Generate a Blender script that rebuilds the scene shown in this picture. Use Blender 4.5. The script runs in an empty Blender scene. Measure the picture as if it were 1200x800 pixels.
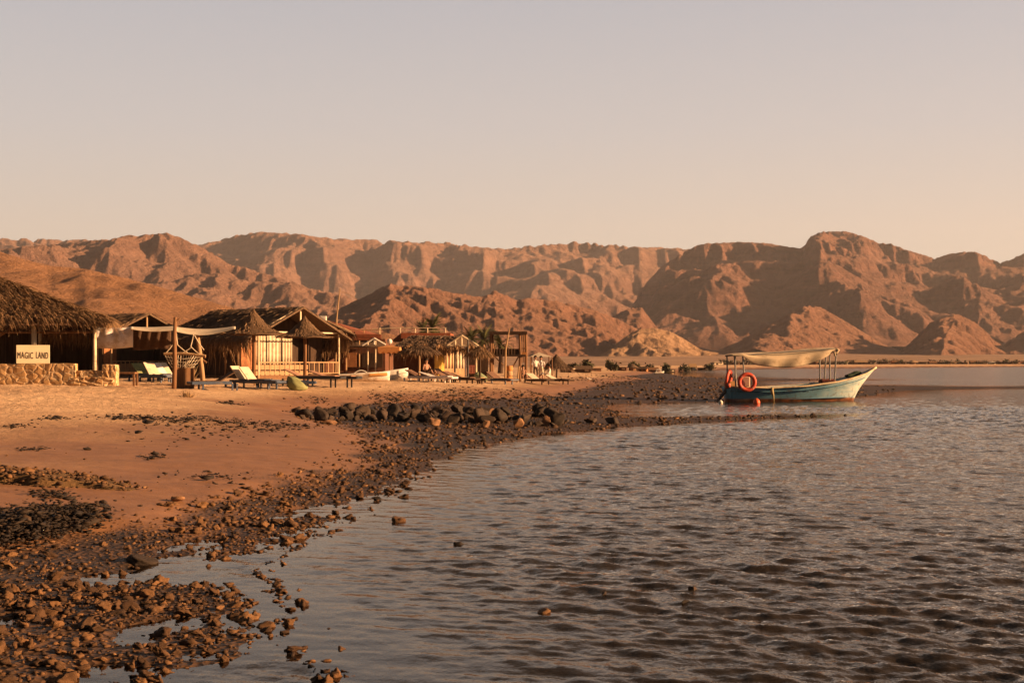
import bpy, bmesh, math, random
import numpy as np
from mathutils import Vector, Matrix
R = math.radians
SC = bpy.context.scene
COL = SC.collection
rnd = random.Random(7)
F = 1667.0          # focal length in pixels of a 1200 px wide picture
EYE = 1.9           # camera height above the water
CX, HY = 600.0, 424.0

# ---------------------------------------------------------------- camera
cam = bpy.data.cameras.new("camera"); cam_o = bpy.data.objects.new("camera", cam); COL.objects.link(cam_o)
cam.sensor_width = 36.0; cam.lens = 36.0 * F / 1200.0
cam.shift_y = 24.0 / 1200.0
cam.clip_start = 0.1; cam.clip_end = 40000.0
cam_o.location = (0, 0, EYE); cam_o.rotation_euler = (R(90), 0, 0)
SC.camera = cam_o

# ---------------------------------------------------------------- light
SUN_EL, SUN_AZ = R(14.5), R(-8.0)     # azimuth measured from +X towards +Y
sd = Vector((math.cos(SUN_EL)*math.cos(SUN_AZ), math.cos(SUN_EL)*math.sin(SUN_AZ), math.sin(SUN_EL)))
sun = bpy.data.lights.new("sun", 'SUN'); sun.energy = 5.0; sun.angle = R(0.6); sun.color = (1.0, 0.57, 0.275)
sun_o = bpy.data.objects.new("sun", sun); COL.objects.link(sun_o)
sun_o.rotation_euler = sd.to_track_quat('Z', 'Y').to_euler(); sun_o.location = (60, -20, 60)
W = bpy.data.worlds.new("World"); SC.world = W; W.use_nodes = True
nt = W.node_tree; nt.nodes.clear()
sky = nt.nodes.new('ShaderNodeTexSky'); sky.sky_type = 'NISHITA'; sky.sun_disc = False
sky.sun_elevation = SUN_EL; sky.sun_rotation = R(90) - SUN_AZ
sky.air_density = 1.0; sky.dust_density = 4.0; sky.ozone_density = 1.0; sky.altitude = 0
geo = nt.nodes.new('ShaderNodeTexCoord'); sep = nt.nodes.new('ShaderNodeSeparateXYZ')
nt.links.new(geo.outputs['Generated'], sep.inputs[0])
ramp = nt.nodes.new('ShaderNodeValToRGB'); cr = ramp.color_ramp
# dusty band near the horizon, unseen sky overhead darkened to cut fill light
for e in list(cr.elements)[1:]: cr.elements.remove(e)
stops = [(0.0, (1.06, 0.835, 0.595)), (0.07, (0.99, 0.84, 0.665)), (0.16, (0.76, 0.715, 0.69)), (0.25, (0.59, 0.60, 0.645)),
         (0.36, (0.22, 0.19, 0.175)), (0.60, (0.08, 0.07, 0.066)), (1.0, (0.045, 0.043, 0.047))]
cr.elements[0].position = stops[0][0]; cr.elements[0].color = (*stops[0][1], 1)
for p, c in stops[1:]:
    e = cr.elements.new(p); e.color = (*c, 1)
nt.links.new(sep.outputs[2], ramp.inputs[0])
hs = nt.nodes.new('ShaderNodeHueSaturation'); hs.inputs['Saturation'].default_value = 0.25
nt.links.new(sky.outputs[0], hs.inputs['Color'])
dv = nt.nodes.new('ShaderNodeMix'); dv.data_type = 'RGBA'; dv.blend_type = 'MIX'; dv.inputs[0].default_value = 0.80
sc10 = nt.nodes.new('ShaderNodeVectorMath'); sc10.operation = 'SCALE'; sc10.inputs['Scale'].default_value = 6.0
nt.links.new(ramp.outputs[0], sc10.inputs[0])
nt.links.new(hs.outputs[0], dv.inputs[6]); nt.links.new(sc10.outputs[0], dv.inputs[7])
bg = nt.nodes.new('ShaderNodeBackground'); bg.inputs[1].default_value = 0.0515
# sky dimmed to the sides and behind the camera, out of view, to weaken fill
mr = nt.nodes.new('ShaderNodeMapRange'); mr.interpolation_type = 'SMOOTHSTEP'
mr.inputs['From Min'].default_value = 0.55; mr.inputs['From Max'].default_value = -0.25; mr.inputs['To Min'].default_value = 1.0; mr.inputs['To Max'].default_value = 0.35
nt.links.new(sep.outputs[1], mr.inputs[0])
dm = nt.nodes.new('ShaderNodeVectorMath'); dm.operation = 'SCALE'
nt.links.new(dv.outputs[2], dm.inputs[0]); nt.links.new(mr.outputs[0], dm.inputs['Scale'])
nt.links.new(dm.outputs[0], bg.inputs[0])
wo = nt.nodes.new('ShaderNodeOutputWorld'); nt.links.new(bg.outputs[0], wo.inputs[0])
SC.view_settings.view_transform = 'Standard'; SC.view_settings.look = 'None'
SC.view_settings.gamma = 1.0; SC.view_settings.exposure = 1.52; SC.view_settings.use_curve_mapping = False
SC.render.engine = 'CYCLES'
SC.cycles.max_bounces = 6; SC.cycles.diffuse_bounces = 3; SC.cycles.glossy_bounces = 3; SC.cycles.transparent_max_bounces = 8
SC.cycles.volume_bounces = 0; SC.cycles.caustics_reflective = False; SC.cycles.caustics_refractive = False

# ---------------------------------------------------------------- helpers
def P(px, py, Y):
    return Vector(((px-CX)/F*Y, Y, EYE-(py-HY)/F*Y))
def hash2(ix, iy, s):
    ix = ix.astype(np.int64); iy = iy.astype(np.int64)
    h = (ix*374761393 + iy*668265263 + s*974711) & 0x7fffffff
    h = ((h ^ (h >> 13))*1274126177) & 0x7fffffff
    h = ((h ^ (h >> 15))*2246822519) & 0x7fffffff
    return ((h ^ (h >> 16)) & 0xffffff)/float(0xffffff)
def vnoise(x, y, s=0):
    x = np.asarray(x, float); y = np.asarray(y, float)
    ix = np.floor(x); iy = np.floor(y); fx = x-ix; fy = y-iy
    u = fx*fx*fx*(fx*(fx*6-15)+10); v = fy*fy*fy*(fy*(fy*6-15)+10)
    def g(a, b, dx, dy):
        t = hash2(ix+a, iy+b, s)*2*math.pi
        return np.cos(t)*dx+np.sin(t)*dy
    n00 = g(0, 0, fx, fy); n10 = g(1, 0, fx-1, fy); n01 = g(0, 1, fx, fy-1); n11 = g(1, 1, fx-1, fy-1)
    return 1.5*((n00*(1-u)+n10*u)*(1-v)+(n01*(1-u)+n11*u)*v)
def fbm(x, y, o=4, s=0, g=0.5):
    t = 0; a = 1
    for k in range(o):
        t = t+a*vnoise(x*2**k+17.3*k, y*2**k-9.1*k, s+k); a *= g
    return t
def sstep(a, b, x):
    t = np.clip((x-a)/(b-a), 0, 1); return t*t*(3-2*t)
def poly_sd(x, y, poly):
    """signed distance, positive inside"""
    d = np.full(x.shape, 1e18); ins = np.zeros(x.shape, bool)
    n = len(poly)
    for i in range(n):
        ax, ay = poly[i]; bx, by = poly[(i+1) % n]
        ex, ey = bx-ax, by-ay; wx = x-ax; wy = y-ay
        t = np.clip((wx*ex+wy*ey)/(ex*ex+ey*ey+1e-12), 0, 1)
        d = np.minimum(d, (wx-ex*t)**2+(wy-ey*t)**2)
        if ey != 0:
            c = ((ay <= y) & (by > y)) | ((by <= y) & (ay > y))
            ins ^= c & (x < ax+(y-ay)/ey*ex)
    d = np.sqrt(d)
    return np.where(ins, d, -d)

# ---- materials
def new_mat(name):
    m = bpy.data.materials.new(name); m.use_nodes = True
    n = m.node_tree; n.nodes.clear()
    o = n.nodes.new('ShaderNodeOutputMaterial'); b = n.nodes.new('ShaderNodeBsdfPrincipled')
    n.links.new(b.outputs[0], o.inputs[0]); b.inputs['Specular IOR Level'].default_value = 0.25
    return m, n, b
def N(n, t, **kw):
    nd = n.nodes.new(t)
    for k, v in kw.items():
        if k.startswith('i_'): nd.inputs[k[2:].replace('_', ' ')].default_value = v
        else: setattr(nd, k, v)
    return nd
def ramp_node(n, fac, stops):
    r = n.nodes.new('ShaderNodeValToRGB'); c = r.color_ramp
    while len(c.elements) > 1: c.elements.remove(c.elements[-1])
    c.elements[0].position = stops[0][0]; c.elements[0].color = (*stops[0][1], 1)
    for p, q in stops[1:]:
        e = c.elements.new(p); e.color = (*q, 1)
    n.links.new(fac, r.inputs[0]); return r.outputs[0]
def mixc(n, a, b, f, mode='MIX'):
    m = n.nodes.new('ShaderNodeMix'); m.data_type = 'RGBA'; m.blend_type = mode
    for s, v in ((6, a), (7, b), (0, f)):
        if hasattr(v, 'is_output') or isinstance(v, bpy.types.NodeSocket): n.links.new(v, m.inputs[s])
        else: m.inputs[s].default_value = v if s == 0 else (*v, 1)
    return m.outputs[2]
def math_n(n, op, a, b=0.0, clamp=False):
    m = n.nodes.new('ShaderNodeMath'); m.operation = op; m.use_clamp = clamp
    for s, v in ((0, a), (1, b)):
        if isinstance(v, bpy.types.NodeSocket): n.links.new(v, m.inputs[s])
        else: m.inputs[s].default_value = v
    return m.outputs[0]
def coords(n, which='Object', scale=(1, 1, 1)):
    t = n.nodes.new('ShaderNodeTexCoord'); mp = n.nodes.new('ShaderNodeMapping')
    mp.inputs['Scale'].default_value = scale
    n.links.new(t.outputs[which], mp.inputs[0]); return mp.outputs[0]
def noise_n(n, vec, scale, detail=4, rough=0.55):
    t = n.nodes.new('ShaderNodeTexNoise'); t.inputs['Scale'].default_value = scale
    t.inputs['Detail'].default_value = detail; t.inputs['Roughness'].default_value = rough
    n.links.new(vec, t.inputs['Vector']); return t.outputs[0]
def bump_n(n, h, strength, dist, normal=None):
    b = n.nodes.new('ShaderNodeBump'); b.inputs['Strength'].default_value = strength; b.inputs['Distance'].default_value = dist
    n.links.new(h, b.inputs['Height'])
    if normal is not None: n.links.new(normal, b.inputs['Normal'])
    return b.outputs[0]
MATS = {}
def simple(name, c1, c2=None, scale=6.0, rough=0.85, stretch=(1, 1, 1), bump=0.3, bdist=0.01, spec=0.2, dirt=None, detail=5):
    """a weathered material: two tones in a stretched noise, optional dirt spots, fine bump"""
    if name in MATS: return MATS[name]
    m, n, b = new_mat(name)
    c2 = c2 or tuple(v*0.72 for v in c1)
    v = coords(n, 'Object', stretch)
    nz = noise_n(n, v, scale, detail, 0.62)
    col = ramp_node(n, nz, [(0.3, c2), (0.68, c1)])
    if dirt:
        d = noise_n(n, coords(n, 'Object', (1, 1, 1)), 2.3, 6, 0.7)
        f = ramp_node(n, d, [(0.52, (0, 0, 0)), (0.66, (1, 1, 1))])
        col = mixc(n, col, dirt, math_n(n, 'MULTIPLY', f, 0.75))
    n.links.new(col, b.inputs['Base Color']); b.inputs['Roughness'].default_value = rough
    b.inputs['Specular IOR Level'].default_value = spec
    if bump: n.links.new(bump_n(n, noise_n(n, v, scale*2.2, 5, 0.65), bump, bdist), b.inputs['Normal'])
    MATS[name] = m; return m

# ---- objects
def link(name, me, mat=None, parent=None, loc=None):
    o = bpy.data.objects.new(name, me); COL.objects.link(o)
    if me is not None and mat is not None:
        for mm in (mat if isinstance(mat, (list, tuple)) else [mat]): me.materials.append(mm)
    if parent is not None: o.parent = parent
    if loc is not None: o.location = loc
    return o
def grid_mesh(name, X, Y, Z, smooth=True, attrs=None):
    r, c = X.shape
    me = bpy.data.meshes.new(name)
    co = np.stack([X, Y, Z], -1).reshape(-1, 3).astype(np.float32)
    me.vertices.add(r*c); me.vertices.foreach_set('co', co.ravel())
    i = np.arange(r*c).reshape(r, c)
    q = np.stack([i[:-1, :-1], i[:-1, 1:], i[1:, 1:], i[1:, :-1]], -1).reshape(-1, 4)
    me.loops.add(q.size); me.loops.foreach_set('vertex_index', q.ravel().astype(np.int32))
    me.polygons.add(len(q)); me.polygons.foreach_set('loop_start', np.arange(0, q.size, 4, dtype=np.int32))
    me.polygons.foreach_set('loop_total', np.full(len(q), 4, np.int32))
    if smooth: me.polygons.foreach_set('use_smooth', np.ones(len(q), bool))
    for k, v in (attrs or {}).items():
        a = me.attributes.new(k, 'FLOAT', 'POINT'); a.data.foreach_set('value', v.ravel().astype(np.float32))
    me.update(); me.validate(); return me
def tri_mesh(name, V, T, smooth=False, colors=None):
    me = bpy.data.meshes.new(name)
    V = np.asarray(V, np.float32); T = np.asarray(T, np.int32); k = T.shape[1]
    me.vertices.add(len(V)); me.vertices.foreach_set('co', V.ravel())
    me.loops.add(T.size); me.loops.foreach_set('vertex_index', T.ravel())
    me.polygons.add(len(T)); me.polygons.foreach_set('loop_start', np.arange(0, T.size, k, dtype=np.int32))
    me.polygons.foreach_set('loop_total', np.full(len(T), k, np.int32))
    if smooth: me.polygons.foreach_set('use_smooth', np.ones(len(T), bool))
    if colors is not None:
        a = me.attributes.new('tone', 'FLOAT', 'POINT'); a.data.foreach_set('value', np.asarray(colors, np.float32))
    me.update(); return me
def thing(name, label, cat, loc=(0, 0, 0), rz=0.0, group=None):
    o = bpy.data.objects.new(name, None); COL.objects.link(o); o.location = loc; o.rotation_euler = (0, 0, rz)
    o['label'] = label; o['category'] = cat
    if group: o['group'] = group
    o.empty_display_size = 0.2
    return o
def tag(o, label, cat, group=None):
    o['label'] = label; o['category'] = cat
    if group: o['group'] = group
    return o
class MB:
    """collects boxes, tubes, sheets in plain lists; build() links them as one mesh object"""
    def __init__(s): s.v = []; s.f = []
    def add(s, vs, fs):
        k = len(s.v); s.v += [tuple(v) for v in vs]; s.f += [tuple(i+k for i in f) for f in fs]; return s
    def box(s, c, size, rot=None):
        hx, hy, hz = size[0]/2, size[1]/2, size[2]/2
        vs = [Vector((sx*hx, sy*hy, sz*hz)) for sz in (-1, 1) for sy in (-1, 1) for sx in (-1, 1)]
        if rot is not None:
            M = rot if isinstance(rot, Matrix) else Matrix.Rotation(rot, 3, 'Z')
            vs = [M @ v for v in vs]
        c = Vector(c)
        return s.add([v+c for v in vs], [(0, 2, 3, 1), (4, 5, 7, 6), (0, 1, 5, 4), (2, 6, 7, 3), (0, 4, 6, 2), (1, 3, 7, 5)])
    def tube(s, pts, r, n=8, cap=True):
        pts = [Vector(p) for p in pts]
        rs = r if isinstance(r, (list, tuple)) else [r]*len(pts)
        vs = []; fs = []; up = None
        for i, p in enumerate(pts):
            t = (pts[min(i+1, len(pts)-1)]-pts[max(i-1, 0)]).normalized()
            if up is None:
                up = Vector((0, 0, 1)) if abs(t.z) < 0.9 else Vector((1, 0, 0))
            a = t.cross(up).normalized(); b = a.cross(t).normalized(); up = b
            for k in range(n):
                q = 2*math.pi*k/n; vs.append(p+(a*math.cos(q)+b*math.sin(q))*rs[i])
        for i in range(len(pts)-1):
            for k in range(n):
                fs.append((i*n+k, i*n+(k+1) % n, (i+1)*n+(k+1) % n, (i+1)*n+k))
        if cap: fs.append(tuple(range(n))); fs.append(tuple((len(pts)-1)*n+k for k in reversed(range(n))))
        return s.add(vs, fs)
    def lathe(s, prof, c=(0, 0, 0), n=24, jit=None):
        c = Vector(c); vs = []; fs = []
        for i, (r, z) in enumerate(prof):
            for k in range(n):
                q = 2*math.pi*k/n; j = jit(i, k) if jit else (1, 0)
                vs.append(c+Vector((r*j[0]*math.cos(q), r*j[0]*math.sin(q), z+j[1])))
        for i in range(len(prof)-1):
            for k in range(n): fs.append((i*n+k, i*n+(k+1) % n, (i+1)*n+(k+1) % n, (i+1)*n+k))
        return s.add(vs, fs)
    def sheet(s, fn, nu, nv, thick=0.0):
        """fn(u,v)->point; thick gives it two faces"""
        vs = [Vector(fn(i/nu, j/nv)) for j in range(nv+1) for i in range(nu+1)]
        fs = [(j*(nu+1)+i, j*(nu+1)+i+1, (j+1)*(nu+1)+i+1, (j+1)*(nu+1)+i) for j in range(nv) for i in range(nu)]
        if not thick: return s.add(vs, fs)
        nrm = [Vector((0, 0, 0)) for _ in vs]
        for f in fs:
            q = (vs[f[1]]-vs[f[0]]).cross(vs[f[3]]-vs[f[0]])
            for i in f: nrm[i] += q
        k = len(vs); vs2 = [v-m.normalized()*thick if m.length else v for v, m in zip(vs, nrm)]
        fs2 = [tuple(i+k for i in reversed(f)) for f in fs]
        W_ = nu+1; edge = [i for i in range(W_)]+[j*W_+nu for j in range(1, nv+1)]+[nv*W_+i for i in range(nu-1, -1, -1)]+[j*W_ for j in range(nv-1, 0, -1)]
        side = [(edge[i], edge[i]+k, edge[(i+1) % len(edge)]+k, edge[(i+1) % len(edge)]) for i in range(len(edge))]
        return s.add(vs+vs2, fs+fs2+side)
    def prism(s, pts, a, b):
        """polygon pts (list of Vector) extruded from offset a to b (vectors)"""
        n = len(pts); a = Vector(a); b = Vector(b)
        vs = [Vector(p)+a for p in pts]+[Vector(p)+b for p in pts]
        return s.add(vs, [tuple(reversed(range(n))), tuple(range(n, 2*n))]+[(i, (i+1) % n, n+(i+1) % n, n+i) for i in range(n)])
    def mesh(s, name, smooth=False, bevel=0):
        me = bpy.data.meshes.new(name); me.from_pydata(s.v, [], s.f); me.update()
        bm = bmesh.new(); bm.from_mesh(me)
        bmesh.ops.recalc_face_normals(bm, faces=bm.faces)
        if bevel: bmesh.ops.bevel(bm, geom=list(bm.edges), offset=bevel, segments=1, affect='EDGES', clamp_overlap=True)
        bm.to_mesh(me); bm.free()
        if smooth:
            for p in me.polygons: p.use_smooth = True
        return me
    def build(s, name, mat, parent=None, loc=None, smooth=False, bevel=0):
        return link(name, s.mesh(name, smooth, bevel), mat, parent, loc)
def dup(o, parent=None, loc=None, rz=None, scale=None):
    c = o.copy(); COL.objects.link(c)
    if parent is not None: c.parent = parent
    if loc is not None: c.location = loc
    if rz is not None: c.rotation_euler.z = rz
    if scale is not None: c.scale = (scale,)*3
    for ch in list(o.children): dup(ch, c)
    return c
# ================================================================ land and water
def W2(px, py, z=0.0):
    Y = F*(EYE-z)/(py-HY); return ((px-CX)/F*Y, Y)
# water's edge, traced as ground points at water level
SHORE = [W2(*p) for p in [(360, 1500), (365, 1000), (350, 800), (345, 740), (318, 700), (300, 668), (330, 645), (380, 622), (430, 600), (455, 575),
    (482, 555), (512, 540), (560, 521), (640, 508), (720, 500), (800, 495.5), (860, 491.5), (940, 488), (962, 486.6), (900, 487.4), (850, 488.6),
    (790, 489.4), (740, 489), (724, 484), (704, 478), (716, 474), (760, 472), (830, 470.5), (870, 468), (1005, 464), (1035, 460), (1070, 457), (1130, 455.4), (1200, 454.6),
    (1320, 453), (1320, 452.4), (1200, 453.4), (1090, 453.2), (1040, 451.8), (940, 452.5), (850, 453), (838, 448), (860, 446.2), (968, 444.9), (968, 444.3),
    (860, 444.3), (838, 442.6), (800, 440.8), (780, 437.6), (764, 435.4), (790, 433.6), (850, 432.3), (1000, 430.8), (1200, 429.4), (1420, 428.4), (1900, 427.4)]]
SHORE += [(6000, 900), (12000, 12000), (-14000, 12000), (-6000, -200), (-30, -40), (-4, -20), (-1.5, 0)]
# where clean sand begins
SANDL = [W2(p[0], p[1], 0.12) for p in [(-300, 680), (-100, 650), (0, 636), (60, 630), (120, 618), (205, 613), (255, 590), (310, 578), (350, 562), (400, 547), (440, 523), (440, 512),
    (420, 504), (392, 497), (368, 490), (345, 482), (420, 474), (520, 470), (600, 467), (645, 466), (670, 459), (700, 452), (722, 447.4), (760, 444), (690, 442.6), (742, 439.8), (764, 436.8), (772, 434.6),
    (800, 433.2), (850, 431.9), (1000, 430.5), (1200, 429.2), (1420, 428.2), (1900, 427.3)]]
SANDL += [(6000, 910), (12000, 12000), (-14000, 12000), (-6000, -200), (-30, 0), (-14, 7)]
def ground_z(x, y, fine=True):
    x = np.asarray(x, float); y = np.asarray(y, float)
    dw = poly_sd(x, y, SHORE); ds = poly_sd(x, y, SANDL)
    wob = 0.5*fbm(x*0.45, y*0.45, 3, 11)*np.clip(y/25, 0.5, 3)
    dwn = dw+wob*0.6
    far = np.clip(y/40.0, 1, 6)
    under = -0.30*(1-np.exp(-np.maximum(-dwn, 0)/(3.5*far)))-1.2*(1-np.exp(-np.maximum(-dwn, 0)/(26*far)))
    reef = 0.11*(1-np.exp(-np.maximum(dwn, 0)/2.2))
    puddle = fbm(x*0.8+5, y*0.42, 3, 31)
    nearflat = sstep(26, 12, y)
    reef = reef-nearflat*np.maximum(0, puddle*0.13-0.004)*1.25-nearflat*0.018
    z = np.where(dwn > 0, reef, under)
    dsp = np.maximum(ds+0.25*wob, 0)
    top = 0.98+0.0092*np.clip(y-640, 0, 1e5)
    sand = (1-np.exp(-dsp/(5.0+9.0*sstep(45, 25, y))))
    zs = 0.10+(top-0.10)*sand
    b = sstep(-0.5, 0.8, ds+0.25*wob)
    z = z*(1-b)+np.maximum(z, zs)*b
    if fine:
        lump = sstep(0.55, 0.85, z)*np.clip(1-y/260, 0.0, 1)
        z = z+lump*(0.060*fbm(x*1.5, y*1.5, 3, 51)+0.05*vnoise(x*0.35, y*0.35, 57))
        z = z+b*0.02*fbm(x*0.5, y*0.5, 2, 61)*np.clip(1-y/300, 0, 1)
        z = z+(1-b)*0.022*fbm(x*3.0, y*3.0, 2, 71)*np.clip(1-y/60, 0, 1)
        z = z+np.clip((y-300)/800, 0, 1)*(1.2*fbm(x*0.006, y*0.006, 4, 77))*sstep(0, 100, ds)
    return z
def gz(x, y):
    return float(ground_z(np.array([float(x)]), np.array([float(y)]))[0])
def at(px, Y):
    """point on the ground under picture column px at depth Y"""
    x = (px-CX)/F*Y; return Vector((x, Y, gz(x, Y)))

def steps(a, b, f):
    out = [a]
    while out[-1] < b: out.append(out[-1]+f(out[-1]))
    return np.array(out)
APX = 20.0
def fan(ys, us):
    """grid fanning out from a point behind the camera; us are tangents"""
    Y = np.repeat(ys[:, None], len(us), 1); X = us[None, :]*(Y+APX); return X, Y
def fan_cols(core, k):
    a = np.arange(-0.62, 0.62, core)
    out = [a]; t = a[-1]; d = core; ext = []
    while t < 1.05: d *= 1.12; t += d; ext.append(t)
    ext = np.array(ext)
    return np.concatenate([-ext[::-1], a, ext])
ys = np.concatenate([np.arange(-18, 4, 2.0), steps(4, 7000, lambda y: max(0.075, 0.0085*y) if y < 90 else 0.012*y)])
gX, gY = fan(ys, fan_cols(0.0015, 1))
gZ = ground_z(gX, gY)
g_ds = poly_sd(gX, gY, SANDL); g_dw = poly_sd(gX, gY, SHORE)
sandy = sstep(-0.6, 0.5, g_ds+0.9*fbm(gX*0.9, gY*0.5, 3, 81))
def ground_material():
    m, n, b = new_mat('shore_ground')
    v = coords(n)
    at_ = N(n, 'ShaderNodeAttribute', attribute_name='sandy'); wt_ = N(n, 'ShaderNodeAttribute', attribute_name='wet')
    big = noise_n(n, v, 0.22, 5, 0.6); mid = noise_n(n, v, 2.2, 5, 0.6); fine = noise_n(n, v, 45, 4, 0.7)
    dry = ramp_node(n, mid, [(0.3, (0.56, 0.365, 0.21)), (0.7, (0.71, 0.485, 0.295))])
    dry = mixc(n, dry, (0.42, 0.25, 0.14), ramp_node(n, big, [(0.42, (0, 0, 0)), (0.62, (0.7, 0.7, 0.7))]))
    dry = mixc(n, dry, (0.12, 0.07, 0.04), math_n(n, 'MULTIPLY', ramp_node(n, noise_n(n, v, 9, 3, 0.7), [(0.66, (0, 0, 0)), (0.74, (1, 1, 1))]), 0.5))
    wetc = ramp_node(n, mid, [(0.3, (0.20, 0.098, 0.047)), (0.7, (0.29, 0.145, 0.07))])
    sand = mixc(n, dry, wetc, wt_.outputs['Fac'])
    vor = N(n, 'ShaderNodeTexVoronoi'); vor.inputs['Scale'].default_value = 17; n.links.new(v, vor.inputs['Vector'])
    grav = ramp_node(n, vor.outputs['Color'], [(0.1, (0.025, 0.014, 0.008)), (0.5, (0.06, 0.032, 0.016)), (0.9, (0.12, 0.062, 0.03))])
    grav = mixc(n, grav, (0.03, 0.02, 0.012), ramp_node(n, big, [(0.45, (0, 0, 0)), (0.6, (0.8, 0.8, 0.8))]))
    de = N(n, 'ShaderNodeAttribute', attribute_name='desert')
    scrub = ramp_node(n, noise_n(n, coords(n, 'Object', (.012, .03, 1)), 1.0, 6, .65), [(.36, (0.20, 0.125, 0.08)), (.60, (0.40, 0.25, 0.155))])
    sand = mixc(n, sand, scrub, de.outputs['Fac'])
    c = mixc(n, grav, sand, at_.outputs['Fac'])
    n.links.new(c, b.inputs['Base Color'])
    rgh = N(n, 'ShaderNodeMapRange'); rgh.inputs['To Min'].default_value = 0.92; rgh.inputs['To Max'].default_value = 0.62
    n.links.new(wt_.outputs['Fac'], rgh.inputs[0]); n.links.new(rgh.outputs[0], b.inputs['Roughness'])
    gb = bump_n(n, vor.outputs['Distance'], 0.6, 0.05)
    lumps = math_n(n, 'ADD', math_n(n, 'MULTIPLY', noise_n(n, v, 4.2, 6, 0.66), 1.0), math_n(n, 'MULTIPLY', fine, 0.03))
    dr = math_n(n, 'SUBTRACT', 1.0, wt_.outputs['Fac'])
    sb = N(n, 'ShaderNodeBump'); sb.inputs['Distance'].default_value = 0.30; n.links.new(lumps, sb.inputs['Height'])
    n.links.new(math_n(n, 'ADD', math_n(n, 'MULTIPLY', dr, 0.6), 0.1), sb.inputs['Strength'])
    mx = N(n, 'ShaderNodeMix'); mx.data_type = 'VECTOR'
    n.links.new(at_.outputs['Fac'], mx.inputs[0]); n.links.new(gb, mx.inputs[4]); n.links.new(sb.outputs[0], mx.inputs[5])
    n.links.new(mx.outputs[1], b.inputs['Normal'])
    return m
wet = 1-sstep(0.28, 0.72, gZ+0.10*fbm(gX*0.3, gY*0.3, 3, 91))
M_GROUND = ground_material()
ground = link('ground', grid_mesh('ground', gX, gY, gZ, attrs={'sandy': sandy, 'wet': wet, 'desert': sstep(8, 30, g_ds)*sstep(190, 300, gY)}), M_GROUND); ground['kind'] = 'structure'

# ---- water
def wave_h(x, y, space):
    r = np.random.RandomState(3); h = np.zeros(x.shape)
    gust = np.clip(0.75+0.55*fbm(x*0.05, y*0.03, 3, 101), 0.3, 1.5)
    n = 60
    for i in range(n):
        lam = 0.075*(10.5)**(i/(n-1.0))
        th = R(232)+r.normal(0, 0.5)            # the breeze comes from the right, a little from behind the boat
        k = 2*math.pi/lam
        amp = 0.0080*lam**0.62*r.uniform(0.5, 1.2)
        ph = r.uniform(0, 6.28)
        fade = np.clip(lam/(2.2*space)-0.6, 0, 1)
        q = k*(x*math.cos(th)+y*math.sin(th))+ph+1.1*vnoise(x*0.7/lam**0.5, y*0.7/lam**0.5, 120+i % 7)
        s = np.sin(q)
        h += amp*fade*gust*(s+0.28*np.cos(2*q))
    return h
wy = np.concatenate([np.arange(-18, 4, 1.0), steps(4, 900, lambda y: max(0.024, 0.0030*y) if y < 60 else (0.0042*y if y < 260 else 0.015*y))])
wX, wY = fan(wy, fan_cols(0.0010, 1))
wg = ground_z(wX, wY)
depth = np.clip(-wg, 0, 3)
calm = sstep(0.0, 0.35, depth)*0.93+0.07
wZ = wave_h(wX, wY, np.maximum(np.maximum(0.0010*(wY+APX), np.where(wY < 60, 0.0030, np.where(wY < 260, 0.0042, 0.015))*wY), 0.024)*0.9)*calm
def water_material():
    m = bpy.data.materials.new('sea_water'); m.use_nodes = True; n = m.node_tree; n.nodes.clear()
    o = N(n, 'ShaderNodeOutputMaterial')
    v = coords(n, 'Object', (1, 1, 1))
    v2 = coords(n, 'Object', (1.0, 0.55, 1))
    dp = N(n, 'ShaderNodeAttribute', attribute_name='depth')
    camd = math_n(n, 'ADD', noise_n(n, v2, 3.0, 5, 0.62), math_n(n, 'MULTIPLY', noise_n(n, v2, 0.9, 3, 0.6), 1.4))
    bp = N(n, 'ShaderNodeBump'); bp.inputs['Distance'].default_value = 0.10
    n.links.new(camd, bp.inputs['Height'])
    n.links.new(math_n(n, 'ADD', math_n(n, 'MULTIPLY', math_n(n, 'MULTIPLY', dp.outputs['Fac'], 2.5, True), 0.5), 0.04), bp.inputs['Strength'])
    fr = N(n, 'ShaderNodeFresnel'); fr.inputs['IOR'].default_value = 1.33; n.links.new(bp.outputs[0], fr.inputs['Normal'])
    gl = N(n, 'ShaderNodeBsdfGlossy'); gl.inputs['Color'].default_value = (0.84, 0.755, 0.67, 1); cp = N(n, 'ShaderNodeAttribute', attribute_name='chop'); n.links.new(cp.outputs['Fac'], gl.inputs['Roughness']); n.links.new(bp.outputs[0], gl.inputs['Normal'])
    tr = N(n, 'ShaderNodeBsdfTransparent'); tr.inputs['Color'].default_value = (0.72, 0.66, 0.56, 1)
    mk = N(n, 'ShaderNodeBsdfDiffuse'); mk.inputs['Color'].default_value = (0.045, 0.034, 0.025, 1)
    murk = math_n(n, 'SUBTRACT', 1.0, math_n(n, 'POWER', 0.06, dp.outputs['Fac']), True)
    m1 = N(n, 'ShaderNodeMixShader'); n.links.new(murk, m1.inputs[0]); n.links.new(tr.outputs[0], m1.inputs[1]); n.links.new(mk.outputs[0], m1.inputs[2])
    m2 = N(n, 'ShaderNodeMixShader'); n.links.new(fr.outputs[0], m2.inputs[0]); n.links.new(m1.outputs[0], m2.inputs[1]); n.links.new(gl.outputs[0], m2.inputs[2])
    n.links.new(m2.outputs[0], o.inputs[0]); return m
water = link('sea', grid_mesh('sea', wX, wY, wZ, attrs={'depth': depth, 'chop': 0.03+0.10*sstep(25, 130, wY)*sstep(0.02, 0.3, depth)}), water_material()); water['kind'] = 'structure'
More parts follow.
